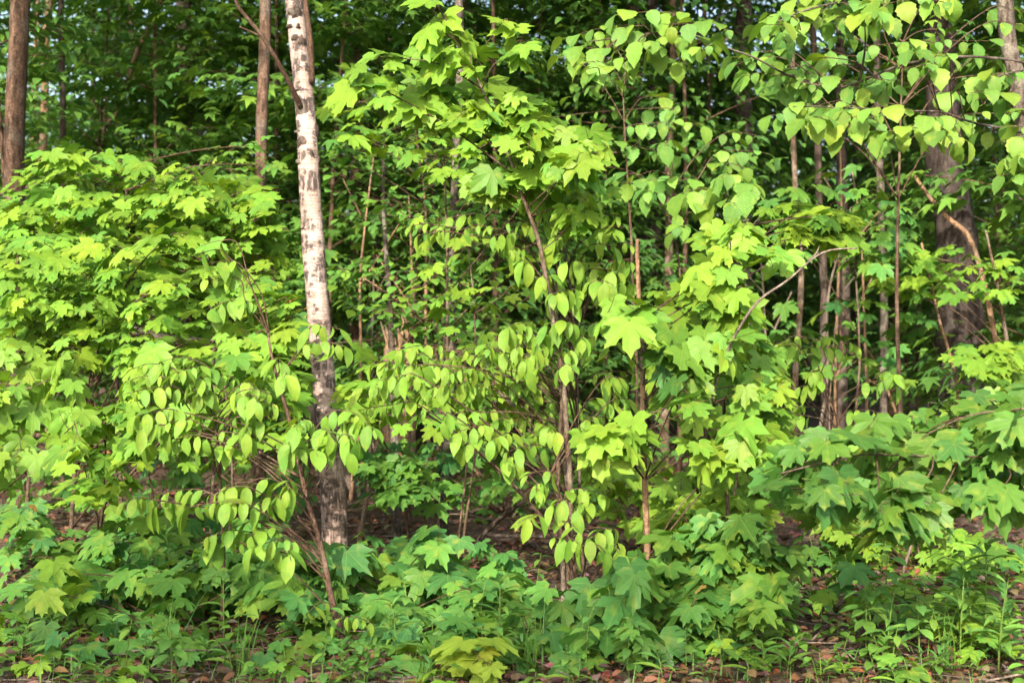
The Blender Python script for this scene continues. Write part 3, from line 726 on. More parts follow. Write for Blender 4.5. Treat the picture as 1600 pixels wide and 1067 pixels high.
# ---------------------------------------------------------------- the saplings of the thicket
grow('maple_sapling', 'tall maple in wide flat sunlit layers beside the stout brown trunk', 'sapling', [(190, 830, 8.2), (185, 640, 8.1), (175, 470, 8), (200, 350, 7.9), (190, 262, 7.9)], .014, .004,
     [([(40, 250), (100, 232), (165, 240), (240, 255), (330, 282), (415, 300), (432, 360), (390, 400), (300, 395), (200, 390), (90, 380), (0, 400), (0, 310)], 7.2, 8.2, 172, .135, 'maple', 'maple', 7),
      ([(330, 230), (420, 215), (440, 260), (380, 300), (330, 280)], 7.8, 8.4, 26, .09, 'shrub', 'maple', 6)], seed=1)
grow('maple_sapling', 'maple with dense horizontal lime leaf layers in front of the wide one', 'sapling', [(110, 850, 7.3), (120, 700, 7.2), (150, 560, 7.1), (170, 420, 7.0)], .012, .004,
     [([(0, 375), (120, 370), (260, 400), (380, 430), (462, 470), (455, 600), (330, 625), (200, 590), (120, 560), (0, 545)], 6.3, 7.0, 188, .132, 'maple', 'maple', 7),
      ((262, 380, 36, 20), 6.2, 6.4, 5, .17, 'maple', 'maple', 5), ((262, 455, 26, 18), 6.2, 6.4, 2, .16, 'maple', 'maple', 2)], seed=2)
grow('maple_sapling', 'maple with level leaf layers reaching from the wide one to the birch', 'sapling', [(330, 850, 7.9), (335, 640, 7.8), (330, 470, 7.8), (320, 330, 7.7)], .012, .004,
     [([(180, 290), (300, 285), (420, 310), (440, 380), (445, 450), (350, 450), (200, 430)], 7.4, 8.3, 130, .135, 'maple', 'maple', 7), ([(380, 440), (470, 460), (475, 560), (400, 560)], 7.2, 7.8, 40, .135, 'deep', 'maple', 6)], seed=31)
grow('maple_sapling', 'maple with pale level layers crowded beside the stout brown trunk', 'sapling', [(40, 880, 7.6), (45, 700, 7.5), (50, 500, 7.4), (60, 400, 7.4)], .011, .004,
     [([(0, 330), (90, 300), (190, 340), (200, 450), (180, 560), (90, 600), (0, 570)], 6.8, 7.6, 170, .135, 'maple', 'maple', 7)], seed=32)
grow('maple_sapling', 'pale yellow-green maple with large leaves by the stout brown trunk', 'sapling', [(-60, 1010, 5.1), (-50, 850, 5.05), (-40, 700, 5.0), (-20, 610, 5.0)], .010, .004,
     [([(0, 560), (60, 545), (110, 570), (140, 640), (118, 700), (60, 740), (0, 765), (-60, 760), (-60, 560)], 4.6, 5.3, 42, .145, 'lime', 'mapled', 6)], seed=3)
grow('maple_sapling', 'small maple spray hanging over the dark gap in the litter', 'sapling', [(150, 880, 6.9), (160, 800, 6.7), (165, 700, 6.4), (150, 640, 6.3)], .008, .003,
     [([(110, 640), (215, 640), (245, 700), (205, 775), (130, 795), (85, 740)], 5.9, 6.4, 34, .155, 'maple', 'maple', 6)], seed=4)
grow('maple_sapling', 'low shaded maple with broad leaves near the grassy verge', 'sapling', [(250, 1005, 5.2), (252, 960, 5.3), (262, 920, 5.4)], .007, .003,
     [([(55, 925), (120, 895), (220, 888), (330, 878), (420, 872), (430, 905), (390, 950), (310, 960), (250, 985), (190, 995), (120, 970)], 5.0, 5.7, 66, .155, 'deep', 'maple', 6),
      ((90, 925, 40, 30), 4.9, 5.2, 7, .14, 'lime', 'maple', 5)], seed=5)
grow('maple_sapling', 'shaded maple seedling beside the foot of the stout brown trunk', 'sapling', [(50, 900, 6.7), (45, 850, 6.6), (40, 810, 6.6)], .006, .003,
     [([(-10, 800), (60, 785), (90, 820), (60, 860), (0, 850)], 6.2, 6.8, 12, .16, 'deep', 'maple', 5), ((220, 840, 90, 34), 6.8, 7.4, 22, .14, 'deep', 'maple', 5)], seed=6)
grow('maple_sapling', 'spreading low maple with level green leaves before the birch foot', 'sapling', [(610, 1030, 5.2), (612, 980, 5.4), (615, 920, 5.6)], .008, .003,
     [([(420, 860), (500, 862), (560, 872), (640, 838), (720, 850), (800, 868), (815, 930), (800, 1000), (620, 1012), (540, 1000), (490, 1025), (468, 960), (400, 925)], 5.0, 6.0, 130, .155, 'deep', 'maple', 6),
      ((390, 890, 60, 40), 5.4, 5.9, 20, .15, 'deep', 'maple', 5)], seed=7)
grow('maple_sapling', 'tiny yellow maple seedling, brightened for a sun fleck, in the verge grass', 'sapling', [(745, 1085, 4.55), (744, 1060, 4.55), (745, 1030, 4.55)], .004, .002,
     [((742, 1028, 52, 30), 4.35, 4.6, 7, .13, 'yellow', 'maple', 7)], seed=8)
grow('maple_sapling', 'shaded maple with big dark drooping leaves beside twin brown stems', 'sapling', [(1015, 1060, 4.9), (1012, 990, 4.95), (1010, 900, 5.0)], .009, .003,
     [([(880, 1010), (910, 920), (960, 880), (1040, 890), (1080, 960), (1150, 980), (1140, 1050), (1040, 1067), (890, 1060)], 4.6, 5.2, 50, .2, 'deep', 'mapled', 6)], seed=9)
grow('maple_sapling', 'bushy light green maple mound beside the dark drooping one', 'sapling', [(1130, 1040, 5.2), (1128, 960, 5.15), (1125, 880, 5.1)], .009, .003,
     [([(1020, 890), (1040, 845), (1110, 812), (1200, 830), (1245, 880), (1235, 930), (1180, 975), (1110, 980), (1060, 950)], 4.7, 5.3, 90, .155, 'cool', 'maple', 6),
      ([(1000, 830), (1060, 795), (1150, 785), (1210, 815), (1120, 830), (1030, 850)], 5.8, 6.4, 44, .13, 'lime', 'maple', 6),
      ((1180, 1010, 60, 36), 5.0, 5.4, 14, .16, 'deep', 'maple', 5)], seed=10)
grow('maple_sapling', 'big-leaved glossy maple branch reaching in over the lit seedlings', 'sapling', [(1780, 1060, 4.7), (1770, 850, 4.65), (1750, 700, 4.6), (1720, 600, 4.6)], .016, .006,
     [([(1185, 750), (1250, 695), (1400, 665), (1500, 635), (1600, 605), (1640, 640), (1640, 820), (1520, 800), (1440, 850), (1395, 830), (1330, 790), (1230, 800)], 4.05, 5.1, 112, .165, 'cool', 'mapled', 6),
      ((1410, 800, 60, 40), 4.15, 4.35, 9, .2, 'cool', 'mapled', 5)], seed=11, fall=.1,
     limbs=[[(1765, 830, 4.65), (1640, 745, 4.6), (1500, 715, 4.5), (1350, 712, 4.45), (1220, 735, 4.4)], [(1745, 690, 4.6), (1640, 640, 4.6), (1540, 645, 4.55), (1440, 680, 4.5)]])
grow('maple_sapling', 'tall slender maple with big leaves raised above the round-leaved shrub', 'sapling', [(902, 1000, 5.6), (893, 850, 5.6), (882, 620, 5.6), (850, 415, 5.55), (825, 325, 5.5), (795, 245, 5.5), (745, 120, 5.45), (690, 20, 5.4), (660, -30, 5.4)], .013, .003,
     [([(655, -5), (680, 5), (700, 40), (760, 80), (775, 110), (690, 120), (640, 80)], 5.2, 5.5, 9, .18, 'maple', 'mapled', 4),
      ([(505, 165), (530, 130), (560, 95), (620, 85), (640, 115), (590, 130)], 5.1, 5.4, 7, .17, 'maple', 'mapled', 4),
      ([(780, 20), (830, 80), (850, 105), (800, 110), (770, 50)], 5.2, 5.5, 5, .14, 'lime', 'mapled', 4),
      ([(640, 140), (760, 130), (850, 170), (870, 200), (800, 210), (740, 200), (660, 190)], 5.2, 5.7, 34, .165, 'maple', 'mapled', 6),
      ([(790, 180), (880, 190), (950, 225), (955, 270), (900, 300), (860, 260), (790, 230)], 5.0, 5.7, 34, .15, 'maple', 'mapled', 5),
      ([(735, 300), (760, 250), (860, 260), (950, 300), (930, 360), (860, 350), (800, 320)], 5.3, 5.8, 36, .155, 'maple', 'mapled', 6)], seed=12)
grow('maple_sapling', 'maple sprouting big leaves from a snapped sapling top', 'sapling', [(1013, 990, 5.5), (1011, 850, 5.45), (1007, 700, 5.4), (1003, 560, 5.4), (999, 450, 5.4), (996, 374, 5.38)], .0145, .007,
     [([(1085, 500), (1130, 480), (1195, 490), (1190, 530), (1150, 590), (1100, 560)], 4.9, 5.2, 7, .2, 'maple', 'mapled', 4),
      ([(920, 500), (1000, 475), (1050, 490), (1050, 530), (960, 540)], 5.0, 5.3, 8, .18, 'maple', 'mapled', 4),
      ([(1010, 545), (1060, 530), (1110, 600), (1090, 640), (1020, 600)], 4.9, 5.2, 8, .20, 'cool', 'mapled', 4),
      ([(1050, 430), (1110, 420), (1180, 430), (1170, 470), (1080, 470)], 4.9, 5.5, 13, .16, 'lime', 'mapled', 4),
      ([(900, 690), (960, 665), (1020, 675), (1000, 710), (930, 720)], 5.0, 5.3, 8, .19, 'lime', 'mapled', 4),
      ([(1030, 690), (1100, 660), (1190, 660), (1225, 690), (1200, 735), (1100, 735)], 4.8, 5.5, 17, .19, 'lime', 'mapled', 4),
      ([(1120, 570), (1200, 560), (1225, 610), (1180, 640), (1130, 620)], 5.1, 5.7, 11, .15, 'maple', 'mapled', 4)], 'dead', seed=13, trunk_name='snapped_trunk')
grow('maple_sapling', 'leafy maple between the snapped sapling and the bare tan twig', 'sapling', [(1140, 960, 6.0), (1135, 720, 5.9), (1130, 520, 5.8), (1140, 400, 5.7), (1135, 290, 5.7)], .010, .004,
     [([(1060, 310), (1100, 280), (1150, 265), (1195, 310), (1150, 345), (1090, 350)], 5.4, 5.8, 26, .13, 'birch', 'birch', 6),
      ([(1085, 380), (1130, 350), (1200, 370), (1240, 415), (1190, 415), (1140, 400)], 5.0, 5.7, 15, .16, 'lime', 'mapled', 4),
      ([(1180, 330), (1260, 325), (1340, 345), (1330, 390), (1240, 375)], 5.9, 6.4, 34, .13, 'maple', 'maple', 6)], seed=14)
grow('maple_sapling', 'maple with flat yellow-lit sprays in front of the huge dark trunk', 'sapling', [(1590, 800, 9), (1580, 600, 9), (1560, 450, 9), (1540, 360, 9)], .02, .006,
     [([(1480, 560), (1540, 540), (1640, 545), (1640, 600), (1560, 600)], 8.4, 9.0, 34, .17, 'lime', 'maple', 6),
      ([(1340, 400), (1420, 385), (1500, 390), (1620, 420), (1620, 470), (1500, 470), (1400, 465), (1350, 440)], 8.6, 9.6, 46, .16, 'maple', 'maple', 6)], seed=15)
grow('maple_sapling', 'yellow-green maple thicket lit behind the big-leaved branch', 'sapling', [(1440, 960, 6.9), (1438, 900, 6.9), (1435, 840, 6.9)], .008, .003,
     [([(1270, 880), (1300, 845), (1420, 815), (1540, 845), (1600, 880), (1600, 930), (1500, 950), (1400, 930), (1300, 920)], 6.3, 7.4, 120, .13, 'lime', 'maple', 6),
      ([(1230, 790), (1320, 770), (1400, 840), (1300, 850)], 6.6, 7.2, 30, .13, 'lime', 'maple', 6)], seed=16)
grow('maple_sapling', 'small shaded maple close beside the birch foot', 'sapling', [(640, 870, 7.3), (636, 820, 7.3), (625, 740, 7.3)], .006, .003,
     [((612, 735, 42, 18), 7.0, 7.3, 10, .16, 'deep', 'maple', 5), ((632, 772, 32, 18), 6.9, 7.2, 8, .16, 'deep', 'maple', 5), ((560, 640, 40, 40), 6.9, 7.1, 12, .13, 'maple', 'maple', 5)], seed=17)
grow('maple_sapling', 'pale seedling maple lit low behind the snapped sapling', 'sapling', [(1120, 860, 7.4), (1118, 800, 7.4), (1110, 740, 7.4)], .006, .003,
     [([(1040, 780), (1080, 735), (1180, 730), (1220, 770), (1140, 800)], 7.0, 7.8, 50, .13, 'lime', 'maple', 6)], seed=18)

grow('hophornbeam_sapling', 'dark-stemmed leaning sapling with ribbed hanging leaves before the birch', 'sapling', [(546, 1062, 4.9), (530, 980, 5.0), (505, 870, 5.1), (478, 765, 5.15), (450, 650, 5.2), (430, 575, 5.25), (420, 520, 5.3)], .014, .004,
     [([(318, 415), (345, 395), (372, 430), (398, 480), (410, 505), (350, 520), (325, 465)], 5.1, 5.4, 20, .125, 'beech', 'beech', 6),
      ([(475, 530), (500, 510), (530, 530), (540, 565), (500, 575)], 5.0, 5.2, 9, .125, 'beech', 'beech', 5),
      ([(415, 580), (440, 565), (470, 600), (440, 620)], 5.0, 5.2, 7, .12, 'beech', 'beech', 5),
      ([(215, 660), (260, 645), (330, 660), (330, 700), (260, 715), (220, 690)], 4.85, 5.2, 30, .118, 'beech', 'beech', 6),
      ([(440, 680), (500, 660), (570, 650), (590, 690), (530, 720), (450, 730)], 4.8, 5.2, 44, .118, 'beech', 'beech', 6),
      ([(195, 795), (260, 780), (350, 775), (440, 760), (500, 770), (420, 810), (340, 815), (205, 812)], 4.8, 5.2, 44, .12, 'beech', 'beech', 6),
      ([(305, 860), (350, 835), (430, 830), (480, 860), (470, 895), (400, 870), (330, 880)], 4.8, 5.1, 22, .12, 'beech', 'beech', 5),
      ((560, 985, 22, 16), 4.8, 4.95, 5, .11, 'lime', 'beech', 5), ((505, 960, 20, 14), 4.85, 5.0, 3, .09, 'lime', 'beech', 3)], 'twig', seed=21)
grow('hophornbeam_sapling', 'upright sapling of ribbed leaves left of the dark leaning stem', 'sapling', [(345, 1000, 5.3), (350, 860, 5.3), (340, 700, 5.25), (330, 600, 5.2)], .009, .003,
     [([(205, 590), (260, 570), (330, 585), (420, 610), (420, 650), (330, 640), (210, 635)], 4.9, 5.3, 52, .112, 'beech', 'beech', 6),
      ([(330, 680), (400, 660), (420, 700), (350, 730)], 4.9, 5.3, 14, .11, 'beech', 'beech', 5)], 'twig', seed=33)
grow('hophornbeam_sapling', 'lime sapling arching hanging leaves over the dark litter gap', 'sapling', [(890, 985, 5.9), (886, 850, 5.9), (880, 690, 5.9), (872, 560, 5.9), (868, 460, 5.85), (880, 370, 5.8)], .011, .004,
     [([(582, 585), (650, 552), (760, 555), (800, 525), (845, 540), (860, 600), (790, 635), (690, 645), (610, 665), (560, 655)], 5.4, 6.1, 130, .118, 'lime', 'beech', 7),
      ([(690, 660), (790, 640), (870, 640), (890, 690), (800, 750), (720, 705)], 5.4, 6.0, 66, .12, 'beech', 'beech', 6)], 'stem', seed=22)
grow('hophornbeam_sapling', 'sapling holding lime hanging leaves high beside the snapped top', 'sapling', [(912, 960, 6.1), (905, 760, 6.05), (900, 560, 6.0), (890, 440, 5.9), (885, 360, 5.85)], .010, .004,
     [([(622, 380), (680, 355), (745, 340), (785, 375), (700, 385)], 5.6, 5.8, 16, .12, 'lime', 'beech', 5),
      ([(760, 370), (850, 345), (960, 340), (995, 420), (960, 470), (880, 490), (830, 470), (780, 410)], 5.4, 5.9, 84, .122, 'lime', 'beech', 6),
      ([(790, 520), (890, 505), (925, 560), (900, 600), (820, 595)], 5.3, 5.8, 44, .12, 'beech', 'beech', 6)], 'stem', seed=34)
grow('hophornbeam_sapling', 'small sapling with shaded hanging leaves low at the twin brown stems', 'sapling', [(905, 1000, 5.45), (900, 900, 5.5), (880, 790, 5.5), (860, 740, 5.5)], .008, .003,
     [((830, 825, 22, 20), 5.2, 5.4, 3, .13, 'beech', 'beech', 3), ((850, 770, 40, 26), 5.2, 5.5, 9, .12, 'beech', 'beech', 5), ((905, 795, 46, 24), 5.2, 5.5, 12, .12, 'beech', 'beech', 5),
      ((885, 845, 32, 24), 5.1, 5.3, 7, .12, 'lime', 'beech', 5), ((945, 862, 46, 22), 5.0, 5.3, 12, .12, 'lime', 'beech', 5),
      ([(900, 640), (980, 580), (990, 660), (920, 690)], 5.5, 5.9, 16, .11, 'beech', 'beech', 5)], 'twig', seed=23)
grow('hophornbeam_sapling', 'little sapling with paired oval leaves against the deep hollow', 'sapling', [(1318, 855, 7.6), (1315, 760, 7.4), (1311, 672, 7.2), (1290, 610, 7.1), (1270, 540, 7.0)], .008, .0025,
     [([(1190, 560), (1250, 535), (1330, 540), (1345, 560), (1260, 565)], 6.8, 7.2, 22, .13, 'lime', 'beech', 5), ((1250, 605, 60, 22), 6.8, 7.1, 14, .13, 'lime', 'beech', 5),
      ((1385, 600, 36, 18), 6.8, 7.1, 7, .13, 'maple', 'beech', 5), ((1245, 655, 36, 18), 6.8, 7.1, 7, .13, 'lime', 'beech', 5), ((1350, 655, 30, 14), 6.9, 7.1, 5, .13, 'lime', 'beech', 5)], 'dead', seed=24)
grow('birch_sapling', 'young birch with toothed hanging leaves reaching in from beyond the pale trunk', 'sapling', [(1790, 1000, 6.2), (1780, 600, 6.1), (1740, 250, 6.0), (1690, 0, 5.9), (1650, -200, 5.8)], .03, .008,
     [([(880, 70), (960, 35), (1040, 20), (1110, 45), (1160, 80), (1090, 110), (960, 125), (900, 145)], 5.2, 5.7, 62, .115, 'birch', 'birch', 7),
      ([(1235, 170), (1300, 170), (1440, 188), (1525, 200), (1530, 235), (1420, 235), (1350, 235), (1250, 205)], 5.2, 5.6, 56, .115, 'birch', 'birch', 7),
      ([(1410, 80), (1470, 70), (1500, 105), (1470, 140), (1420, 120)], 5.2, 5.6, 16, .12, 'birch', 'birch', 5),
      ([(1150, 90), (1330, 110), (1420, 150), (1260, 160), (1150, 130)], 5.6, 6.2, 50, .12, 'shrub', 'birch', 6)], 'dark', seed=25, fall=-.05,
     limbs=[[(1735, 230, 6.0), (1600, 205, 5.8), (1470, 178, 5.6), (1330, 168, 5.5), (1240, 165, 5.4)],
            [(1715, 130, 5.97), (1560, 92, 5.8), (1420, 100, 5.7), (1300, 138, 5.7), (1180, 92, 5.6), (1060, 50, 5.5), (920, 62, 5.4)],
            [(1748, 290, 6.0), (1660, 250, 5.8), (1560, 215, 5.6)], [(1330, 145, 5.72), (1345, 120, 5.7), (1352, 70, 5.65), (1350, 20, 5.6)]])
grow('birch_sapling', 'second young birch dangling toothed leaves from above the pale trunk', 'sapling', [(1830, 980, 6.3), (1800, 600, 6.2), (1760, 250, 6.1), (1720, 0, 6.0), (1680, -200, 5.9)], .026, .008,
     [([(1190, 30), (1290, 5), (1420, -10), (1500, 0), (1480, 40), (1390, 50), (1300, 60), (1210, 75)], 5.2, 5.7, 60, .115, 'birch', 'birch', 7),
      ([(1500, 130), (1560, 120), (1575, 165), (1520, 180)], 5.2, 5.6, 12, .12, 'birch', 'birch', 5),
      ([(1540, 215), (1640, 200), (1640, 320), (1570, 300)], 5.2, 5.7, 26, .115, 'birch', 'birch', 6)], 'dark', seed=35, fall=-.05,
     limbs=[[(1718, -10, 6.0), (1560, -25, 5.7), (1400, -18, 5.5), (1280, 12, 5.4), (1200, 38, 5.4)], [(1762, 260, 6.1), (1680, 235, 5.8), (1570, 215, 5.55)], [(1742, 130, 6.05), (1640, 115, 5.8), (1530, 118, 5.5)]])
grow('birch_sapling', 'heart-leaved sapling with scattered hanging leaves beside the mottled trunk', 'sapling', [(1080, 900, 7.4), (1075, 600, 7.3), (1060, 400, 7.2), (1040, 220, 7.1)], .010, .003,
     [((1040, 240, 20, 14), 6.8, 7.0, 3, .12, 'birch', 'birch', 3), ((1020, 300, 60, 24), 6.8, 7.2, 16, .12, 'shrub', 'birch', 5), ((1060, 360, 40, 24), 6.8, 7.2, 8, .12, 'shrub', 'birch', 4),
      ((1160, 240, 50, 30), 7.0, 7.4, 10, .12, 'shrub', 'birch', 5)], 'twig', seed=26)
grow('shrub', 'round-leaved shrub with sparse layers right of the birch trunk', 'shrub', [(640, 870, 8.4), (640, 640, 8.4), (650, 420, 8.3), (660, 300, 8.3), (650, 220, 8.2)], .012, .004,
     [([(505, 250), (560, 200), (640, 200), (740, 240), (790, 300), (760, 345), (650, 360), (520, 350)], 7.8, 8.6, 210, .085, 'shrub', 'round', 9)], 'twig', seed=27)
grow('shrub', 'dense small-leaved shrub low beside the birch trunk', 'shrub', [(690, 860, 8.2), (690, 680, 8.1), (680, 540, 8.0), (660, 450, 8.0)], .012, .004,
     [([(515, 420), (600, 395), (720, 400), (790, 430), (800, 500), (730, 540), (640, 520), (560, 500), (520, 470)], 7.5, 8.4, 270, .085, 'shrub', 'round', 9)], 'twig', seed=28)

def fill(label, poly, d0, d1, n, size, pal, kind, seed, cat='sapling', name='maple_sapling', r0=.008):
    r = random.Random(seed); cx = sum(p[0] for p in poly)/len(poly)+r.uniform(-20, 20); y0 = min(p[1] for p in poly); y1 = max(p[1] for p in poly)
    d = (d0+d1)/2; gy = 533.5+CAM_H/d*F; ty = lerp(y1, y0, .75)
    grow(name, label, cat, [(cx+r.uniform(-30, 30), gy, d), (cx+r.uniform(-20, 20), lerp(gy, ty, .5), d), (cx, ty, d)], r0, .003, [(poly, d0, d1, n, size, pal, kind, 7)], 'stem' if kind != 'birch' else 'twig', seed=seed)
fill('mid-green maple filling the space behind the arching lime sapling', [(540, 560), (700, 530), (860, 590), (880, 690), (760, 690), (600, 680)], 6.5, 7.5, 46, .14, 'maple', 'maple', 50)
fill('upright sapling with hanging leaves behind the tall slender maple', [(800, 440), (1000, 420), (1020, 640), (900, 700), (820, 640)], 6.2, 6.9, 80, .125, 'lime', 'beech', 51, name='hophornbeam_sapling')
fill('maple filling the gap between the snapped sapling and the hollow', [(1020, 460), (1150, 470), (1230, 570), (1230, 700), (1100, 660), (1020, 640)], 5.9, 6.7, 70, .15, 'maple', 'maple', 52)
fill('low lit maple behind the foot of the snapped sapling', [(900, 720), (1060, 740), (1240, 720), (1260, 800), (1000, 830), (900, 800)], 6.6, 7.6, 70, .13, 'lime', 'maple', 53)
fill('low dark maple in the shade under the hanging ribbed leaves', [(0, 850), (200, 820), (420, 815), (430, 880), (300, 890), (0, 940)], 6.0, 7.2, 80, .14, 'deep', 'maple', 54)
fill('low maple seedling patch in the verge before the shaded maple', [(0, 990), (150, 980), (300, 985), (540, 975), (560, 1050), (300, 1060), (0, 1060)], 4.6, 5.2, 46, .12, 'deep', 'maple', 55, r0=.005)
fill('low maple seedling patch between the yellow seedling and the twin stems', [(560, 980), (700, 970), (900, 950), (900, 1040), (800, 1060), (560, 1050)], 4.6, 5.3, 40, .14, 'deep', 'maple', 56, r0=.005)
fill('low lit maple seedling patch on the litter below the glossy branch', [(1150, 970), (1300, 930), (1600, 930), (1600, 1040), (1300, 1050), (1150, 1060)], 4.8, 6.0, 64, .12, 'lime', 'maple', 57, r0=.005)
fill('slim maple with level layers behind the tall slender one', [(500, 170), (640, 140), (780, 150), (900, 320), (760, 320), (560, 230)], 7.0, 8.2, 62, .14, 'maple', 'maple', 58, r0=.014)
fill('slim birch with small hanging leaves before the grey mottled trunk', [(870, 90), (1000, 90), (1100, 200), (1080, 330), (960, 340), (900, 230)], 7.2, 8.4, 60, .12, 'shrub', 'birch', 59, name='birch_sapling', r0=.014)
fill('shaded young birch behind the toothed hanging leaves', [(1180, 20), (1400, 10), (1640, 20), (1640, 200), (1450, 235), (1200, 210)], 7.0, 8.6, 120, .125, 'shrub', 'birch', 60, name='birch_sapling', r0=.018)
fill('bright maple behind the leaning dark stem and its ribbed leaves', [(200, 560), (340, 550), (470, 560), (480, 610), (460, 690), (300, 730), (200, 690)], 5.9, 6.8, 84, .14, 'maple', 'maple', 61)
fill('mid-green maple between the hollow and the glossy branch', [(1200, 690), (1330, 690), (1480, 650), (1600, 600), (1600, 660), (1400, 740), (1230, 770)], 6.0, 7.0, 60, .13, 'maple', 'maple', 62)
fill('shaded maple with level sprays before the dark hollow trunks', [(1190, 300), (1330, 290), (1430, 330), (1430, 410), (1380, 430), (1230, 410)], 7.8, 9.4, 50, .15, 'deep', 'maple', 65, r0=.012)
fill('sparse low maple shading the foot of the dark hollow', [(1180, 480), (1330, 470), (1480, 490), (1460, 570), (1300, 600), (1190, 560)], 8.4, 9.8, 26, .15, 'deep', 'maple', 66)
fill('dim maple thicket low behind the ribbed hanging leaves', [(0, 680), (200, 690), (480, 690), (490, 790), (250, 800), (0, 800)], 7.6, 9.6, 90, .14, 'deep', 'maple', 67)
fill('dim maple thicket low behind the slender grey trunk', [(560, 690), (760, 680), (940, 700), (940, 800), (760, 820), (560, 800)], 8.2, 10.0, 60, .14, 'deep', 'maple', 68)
fill('loose maple with sunlit leaves hiding the slender grey trunk', [(640, 330), (760, 360), (840, 420), (820, 540), (700, 520), (640, 440)], 6.8, 7.6, 24, .13, 'lime', 'maple', 63)
fill('small maple at the dark litter gap beside the slender grey trunk', [(560, 700), (660, 690), (760, 700), (800, 770), (660, 800), (570, 780)], 7.0, 7.8, 34, .13, 'deep', 'maple', 64)

# ---------------------------------------------------------------- dead wood
def stick(name, label, cat, pts, w0, w1, mat='twig', twigs=(), ground=False, dd=None):
    q = [P(*z) for z in pts]
    if ground:
        for k in q: k.z = max(k.z, gz(k.x, k.y)+.01)
    base = q[0].copy(); path = smooth_path(q, 5); b = MB(); d = pts[0][2]; n = len(path)
    b.tube(path, [lerp(w0, w1, i/(n-1))/2/F*d for i in range(n)], 8, .2)
    if not twigs:
        o = b.build(name, M[mat], None, base); o.location = base; return tag(o, label, cat)
    root = empty(name, base, label, cat); b.build('limb', M[mat], root, base)
    for tp, a, c in twigs:
        p = smooth_path([P(*z) for z in tp], 4); b = MB(); b.tube(p, [lerp(a, c, i/(len(p)-1))/2/F*tp[0][2] for i in range(len(p))], 6, .2); b.build('twig', M[mat], root, base)
    return root
def ongr(px, py):
    d = CAM_H*F/(py-533.5); return (px, py, d)
stick('dead_branch', 'bare tan twig forking against the dark wood', 'branch', [(1090, 770, 5.5), (1118, 600, 5.15), (1172, 486, 4.95), (1232, 437, 4.92), (1285, 395, 4.9), (1340, 388, 4.9)], 5, 2, 'greydead', [([(1262, 408, 4.91), (1275, 396, 4.9), (1280, 385, 4.9)], 3, 1.5)])
stick('dead_branch', 'thick tan dead limb leaning across the huge dark trunk', 'branch', [(1590, 790, 9.6), (1560, 560, 9.7), (1522, 388, 9.8), (1480, 340, 9.8), (1450, 305, 9.9), (1424, 268, 9.9)], 10, 6, 'dead')
stick('dead_branch', 'dark curved dead branch hung under the lime hanging leaves', 'branch', [(1006, 734, 5.45), (980, 715, 5.6), (930, 702, 5.8), (890, 690, 5.9), (855, 655, 6.0), (800, 630, 6.1), (770, 600, 6.2)], 6, 4, 'greydead', [([(930, 702, 5.8), (960, 690, 5.8), (990, 672, 5.75)], 3, 1.5)])
stick('fallen_stick', 'long slender fallen stick slanting down through the low maples', 'branch', [(600, 900, 6.3), (690, 912, 6.0), (800, 950, 5.6), (880, 990, 5.3), (935, 1020, 5.02)], 7, 5, 'greydead')
stick('fallen_branch', 'dark crooked fallen branch between the low maples and the twin stems', 'branch', [ongr(735, 862), (760, 830, 7.5), (800, 795, 7.4), (850, 765, 7.3)], 10, 6, 'dark', [([(760, 836, 7.45), (840, 838, 7.3), (925, 842, 7.2)], 7, 5)])
stick('fallen_log', 'grey dead trunk leaning up behind the sunlit maple layers', 'log', [(560, 775, 9.9), (470, 620, 9.7), (370, 548, 9.5), (250, 528, 9.3), (160, 500, 9.2)], 20, 12, 'greydead')
stick('fallen_log', 'thin grey log lying on the litter behind the lit seedlings', 'log', [ongr(1235, 884), ongr(1300, 888), ongr(1375, 898)], 9, 7, 'greydead', ground=True)
stick('fallen_stick', 'short pale stick poking up from the verge grass', 'branch', [ongr(262, 1062), (280, 1040, 4.75), (298, 1012, 4.8)], 7, 4, 'greydead')
stick('fallen_stick', 'thin dark twig lying on the shaded litter below the hanging spray', 'branch', [ongr(200, 820), (260, 826, 7.6), (330, 842, 7.0)], 5, 3, 'twig')
stick('dead_branch', 'bare slanting dead branch behind the upper maple layers', 'branch', [(140, 700, 14), (150, 258, 14), (185, 175, 14), (215, 80, 14), (262, -20, 14)], 12, 6, 'dead')
stick('dead_branch', 'bare pale crossed twigs among the trunks behind the maple layers', 'branch', [(150, 700, 13.5), (160, 250, 13.5), (164, 200, 13.5), (166, 150, 13.5)], 6, 4, 'dead', [([(160, 190, 13.5), (150, 165, 13.4), (142, 150, 13.4)], 4, 3)])
stick('bare_sapling', 'thin leaning orange-brown stem against the huge dark trunk', 'branch', [(1490, 800, 9), (1497, 620, 9.1), (1480, 540, 9.1), (1468, 500, 9.1), (1440, 380, 9.2)], 6, 4, 'dead')
stick('bare_sapling', 'brown twin stem standing close to the tall slender maple', 'branch', [ongr(878, 990), (880, 900, 5.6), (872, 760, 5.65), (880, 600, 5.7)], 9, 6, 'stem')
stick('dead_branch', 'bare grey twigs crossing behind the small-leaved shrub', 'branch', [ongr(560, 850), (600, 640, 8.8), (640, 520, 8.7), (700, 480, 8.6)], 8, 3, 'dead', [([(620, 580, 8.75), (660, 545, 8.7), (740, 545, 8.6)], 4, 2), ([(640, 520, 8.7), (620, 470, 8.7), (560, 430, 8.7)], 4, 2)])
rt = random.Random(91)
